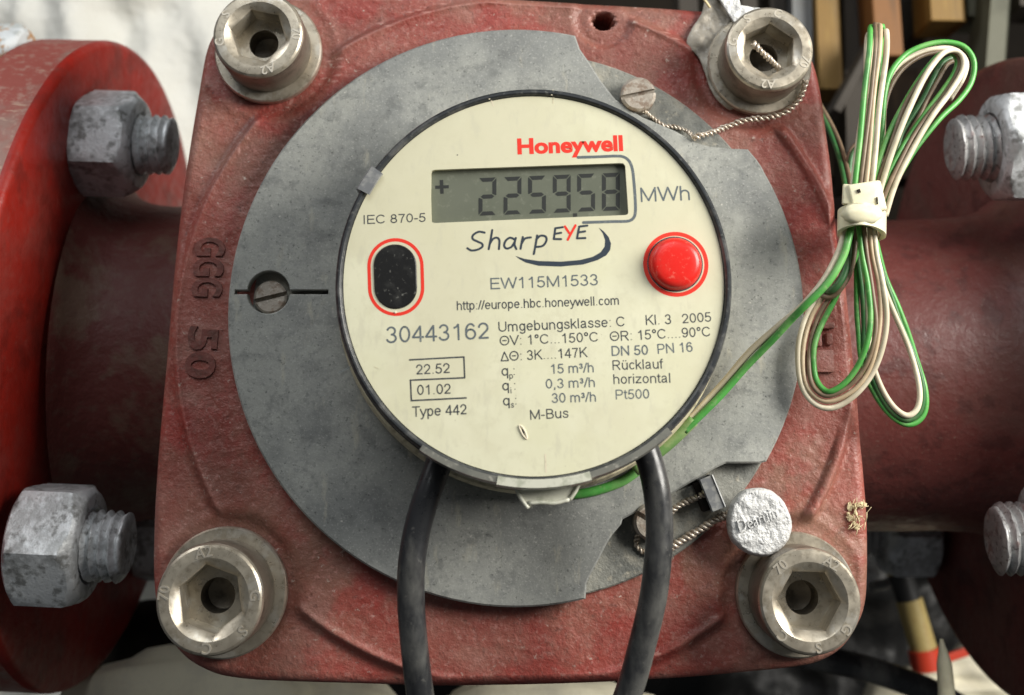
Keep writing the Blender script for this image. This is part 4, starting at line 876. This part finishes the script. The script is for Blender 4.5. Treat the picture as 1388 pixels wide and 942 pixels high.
V, F = tube([at(*p) for p in [(945, -12, 8), (955, 0, 6), (962, 10, 4)]], .3, 8, 10); obj('tag_thread', V, F, M['straw'], tg, smooth=True)

# straw tuft on the right edge
t = thing('straw_tuft', at(1165, 698, 0), 'tiny tuft of dry straw stuck on the right edge of the red plate', 'straw')
for k in range(9):
    c = at(1160+random.uniform(-11, 9), 700+random.uniform(-18, 16), .55); V, F = ball(c, random.uniform(.3, .95), random.uniform(.3, .95), .22, .9, k, 2); obj('chaff', V, F, M['straw'], t)
for k in range(34):
    a0 = random.uniform(0, 2*PI); l_ = random.uniform(0.5, 1.9); c = at(1166+random.uniform(-12, 7), 698+random.uniform(-14, 14), 0.9); d = np.array([math.cos(a0), math.sin(a0)*1.2, random.uniform(-.1, .5)])
    m_ = c+d*l_*.5+[0, 0, random.uniform(.1, .6)]
    V, F = tube([c, m_, c+d*l_], random.uniform(.05, .12), 5, 8); obj('stalk', V, F, M['straw'], t, smooth=True)

# ================================================================== BACKGROUND THINGS
# hanging white sheet, upper left
def fold(x, y):
    u = x*0.9+y*0.35
    return -190+7*math.sin(u*.06+1.3*noise.noise(Vector((x*.012, y*.012, 0))))*sm(-60, 120, y) + 20*noise.noise(Vector((x*.02+y*.012, y*.018, 4)))+8*noise.noise(Vector((x*.06, y*.03, 1)))+2.5*math.sin(x*.33)*(1-sm(-90, -30, y))+5*abs(noise.noise(Vector((x*.045+y*.03, y*.035-x*.02, 8))))
a, b_ = at(-250, 1150, -190), at(470, -260, -190)
V, F = sheet_grid(a[0], b_[0], a[1], b_[1], 120, 160, fold)
tag(obj('white_sheet', V, F, M['sheet'], smooth=True), 'rumpled white sheet hanging behind the left flange and plate', 'sheet')
# beige sacks at the bottom left
def sack(px, py, z, rx, ry, rz, seed, label):
    V, F = ball((0, 0, 0), rx, ry, rz, .18, seed, 4); t = thing('beige_sack', at(px, py, z), label, 'sack', 'pale sacks below the plate'); obj('sack_cloth', V, F, M['beige'], t, smooth=True, local=True)
sack(255, 985, -95, 36, 19, 16, 2, 'beige cloth sack bulging below the bottom left screw')
sack(455, 985, -100, 20, 12, 12, 5, 'small pale sack peeping out beneath the plate left of the cable')
sack(740, 968, -90, 30, 9, 10, 8, 'pale sack under the plate between the two black cables')
V, F = ball(at(215, 870, -140), 20, 12, 12, .3, 4, 3)
tag(obj('dark_rag', V, F, M['ground'], smooth=True), 'dark rag in the gap between the left flange and beige sack', 'rag')
# timber and strips, upper right
def plank(x0, y0, x1, y1, wpx, z, m, label, name='wooden_plank', cat='plank', th_=9):
    a, b_ = at(x0, y0, z), at(x1, y1, z); c = (a+b_)/2; d = (b_-a)/2; L_ = np.linalg.norm(d); e = np.array([-d[1], d[0], 0])/L_*wpx/2/scale_at((y0+y1)/2, z)
    V, F = box((0, 0, 0), d, e, [0, 0, th_], .5)
    t = thing(name, c, label, cat, 'planks stacked behind the plate'); obj('plank_board' if name == 'wooden_plank' else 'strip_bar', V, F, M[m], t, local=True)
plank(1078, -60, 1084, 330, 26, -150, 'steel_bar', 'grey metal strip just right of the top right screw', 'metal_strip', 'strip')
plank(1110, -60, 1118, 130, 30, -145, 'wood_ochre', 'ochre plank, first timber right of the top right screw')
plank(1149, -60, 1157, 260, 34, -158, 'wood_grey', 'dull grey brown plank between the ochre and orange timbers')
plank(1186, -60, 1196, 86, 37, -140, 'wood_orange', 'orange brown plank behind the narrow upright wire loop')
plank(1267, -60, 1273, 40, 44, -140, 'wood_ochre', 'short golden plank above the arched wire loops')
plank(1235, -60, 1237, 60, 18, -170, 'wood_grey', 'dark narrow plank in the gap beside the golden plank')
plank(1318, -60, 1322, 34, 44, -150, 'board_pale', 'pale green grey board at the top right')
plank(1348, -60, 1332, 150, 26, -135, 'board_pale', 'slanting pale strip of board near the top right corner')
plank(1378, -60, 1384, 20, 30, -150, 'wood_grey', 'brown plank end in the top right corner')
plank(1125, 160, 1182, 55, 12, -128, 'wood_grey', 'thin slanting stick behind the upright wire loop')
plank(1004, -60, 1012, 60, 22, -150, 'wood_grey', 'brown plank behind the torn seal tag')
plank(1044, -60, 1050, 60, 22, -158, 'wood_grey', 'dark plank behind the top right screw')
plank(925, -60, 930, 60, 26, -150, 'wood_grey', 'dark plank above the top edge left of the seal tag')
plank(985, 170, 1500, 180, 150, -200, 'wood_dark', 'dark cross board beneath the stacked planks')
# black foil, lower right
def crump(x, y): return -235+22*noise.noise(Vector((x*.02, y*.02, 0)))+8*noise.noise(Vector((x*.07, y*.07, 5)))+3*noise.noise(Vector((x*.2, y*.12, 9)))
a, b_ = at(480, 1250, -230), at(1900, 560, -230)
V, F = sheet_grid(a[0], b_[0], a[1], b_[1], 130, 90, crump); tag(obj('black_plastic_sheet', V, F, M['bag'], smooth=True), 'crumpled black plastic sheet below the lower right of the plate', 'plastic sheet')
V, F = tube([at(*p) for p in [(1040, 880, -120), (1110, 892, -120), (1170, 905, -122), (1230, 925, -124), (1290, 952, -126), (1360, 1000, -128)]], 3.6, 16, 50)
tag(obj('thick_cable', V, F, M['cable'], smooth=True), 'thick dark cable running below the bottom right corner of the plate', 'cable')
# striped rod
t = thing('striped_rod', at(1250, 890, -165), 'yellow and black striped rod with red tip under the maroon flange', 'rod')
def rod(a, b_, r, m, nm): V, F = tube([at(*a, -165), at(*b_, -165)], r, 16, 4); obj(nm, V, F, M[m], t, auto=50)
rod((1208, 745), (1219, 775), 4.0, 'yellow', 'yellow_band'); rod((1219, 775), (1232, 813), 3.9, 'black_paint', 'black_band'); rod((1232, 813), (1252, 880), 4.2, 'yellow', 'yellow_band'); rod((1252, 880), (1258, 908), 5.0, 'red_plastic', 'red_tip')
V, F = box(at(1296, 888, -172), [4.5, 1.4, 0], [-.4, 1.2, 0], [0, 0, 1], .3); tag(obj('red_tag', V, F, M['red_plastic']), 'small red plastic piece beside the white pointed stick', 'plastic piece')
V, F = tube([at(1179, 796, -150), at(1206, 790, -150)], 1.5, 10, 4); tag(obj('metal_pin', V, F, M['steel_bar'], smooth=True), 'short grey metal pin right of the bottom right screw', 'pin')
t = thing('pointed_stick', at(1278, 960, -62), 'white pointed stick standing at the bottom right', 'stick')
V, F = tube([at(1276, 866, -62), at(1277, 876, -62), at(1279, 890, -62), at(1283, 940, -62), at(1286, 1000, -62)], [.4, 1.8, 2.0, 2.2, 2.3], 16, 40); obj('stick_shaft', V, F, M['nylon'], t, smooth=True)
def cl(x, y): return -196+10*noise.noise(Vector((x*.03, y*.03, 0)))+4*noise.noise(Vector((x*.04, y*.15, 5)))
L = PT([(1190, 945), (1215, 925), (1260, 905), (1300, 892), (1325, 880), (1380, 905), (1480, 930), (1500, 1060), (1180, 1060)], -190)
def cloth(pts, z, m, name, label, cat, seed):
    L = resample(PT(pts, z), 120); c_ = L.mean(0); Rg = []
    for f in np.linspace(1, .02, 26):
        P = c_+(L-c_)*f; P[:, 2] = [z+6*noise.noise(Vector((p[0]*.04+seed, p[1]*.12, 0)))+2*noise.noise(Vector((p[0]*.1, p[1]*.4, seed)))-4*f**6 for p in P]; Rg.append(P)
    lo = Rg[0].copy(); lo[:, 2] -= 9
    V, F = rings([lo]+Rg, True, True); return tag(obj(name, V, F, m, smooth=True), label, cat)
cloth([(1185, 950), (1215, 925), (1260, 905), (1300, 895), (1325, 880), (1380, 900), (1480, 930), (1500, 1060), (1180, 1060)], -180, M['beige'], 'beige_cloth', 'beige folded cloth in the bottom right corner', 'cloth', 3)
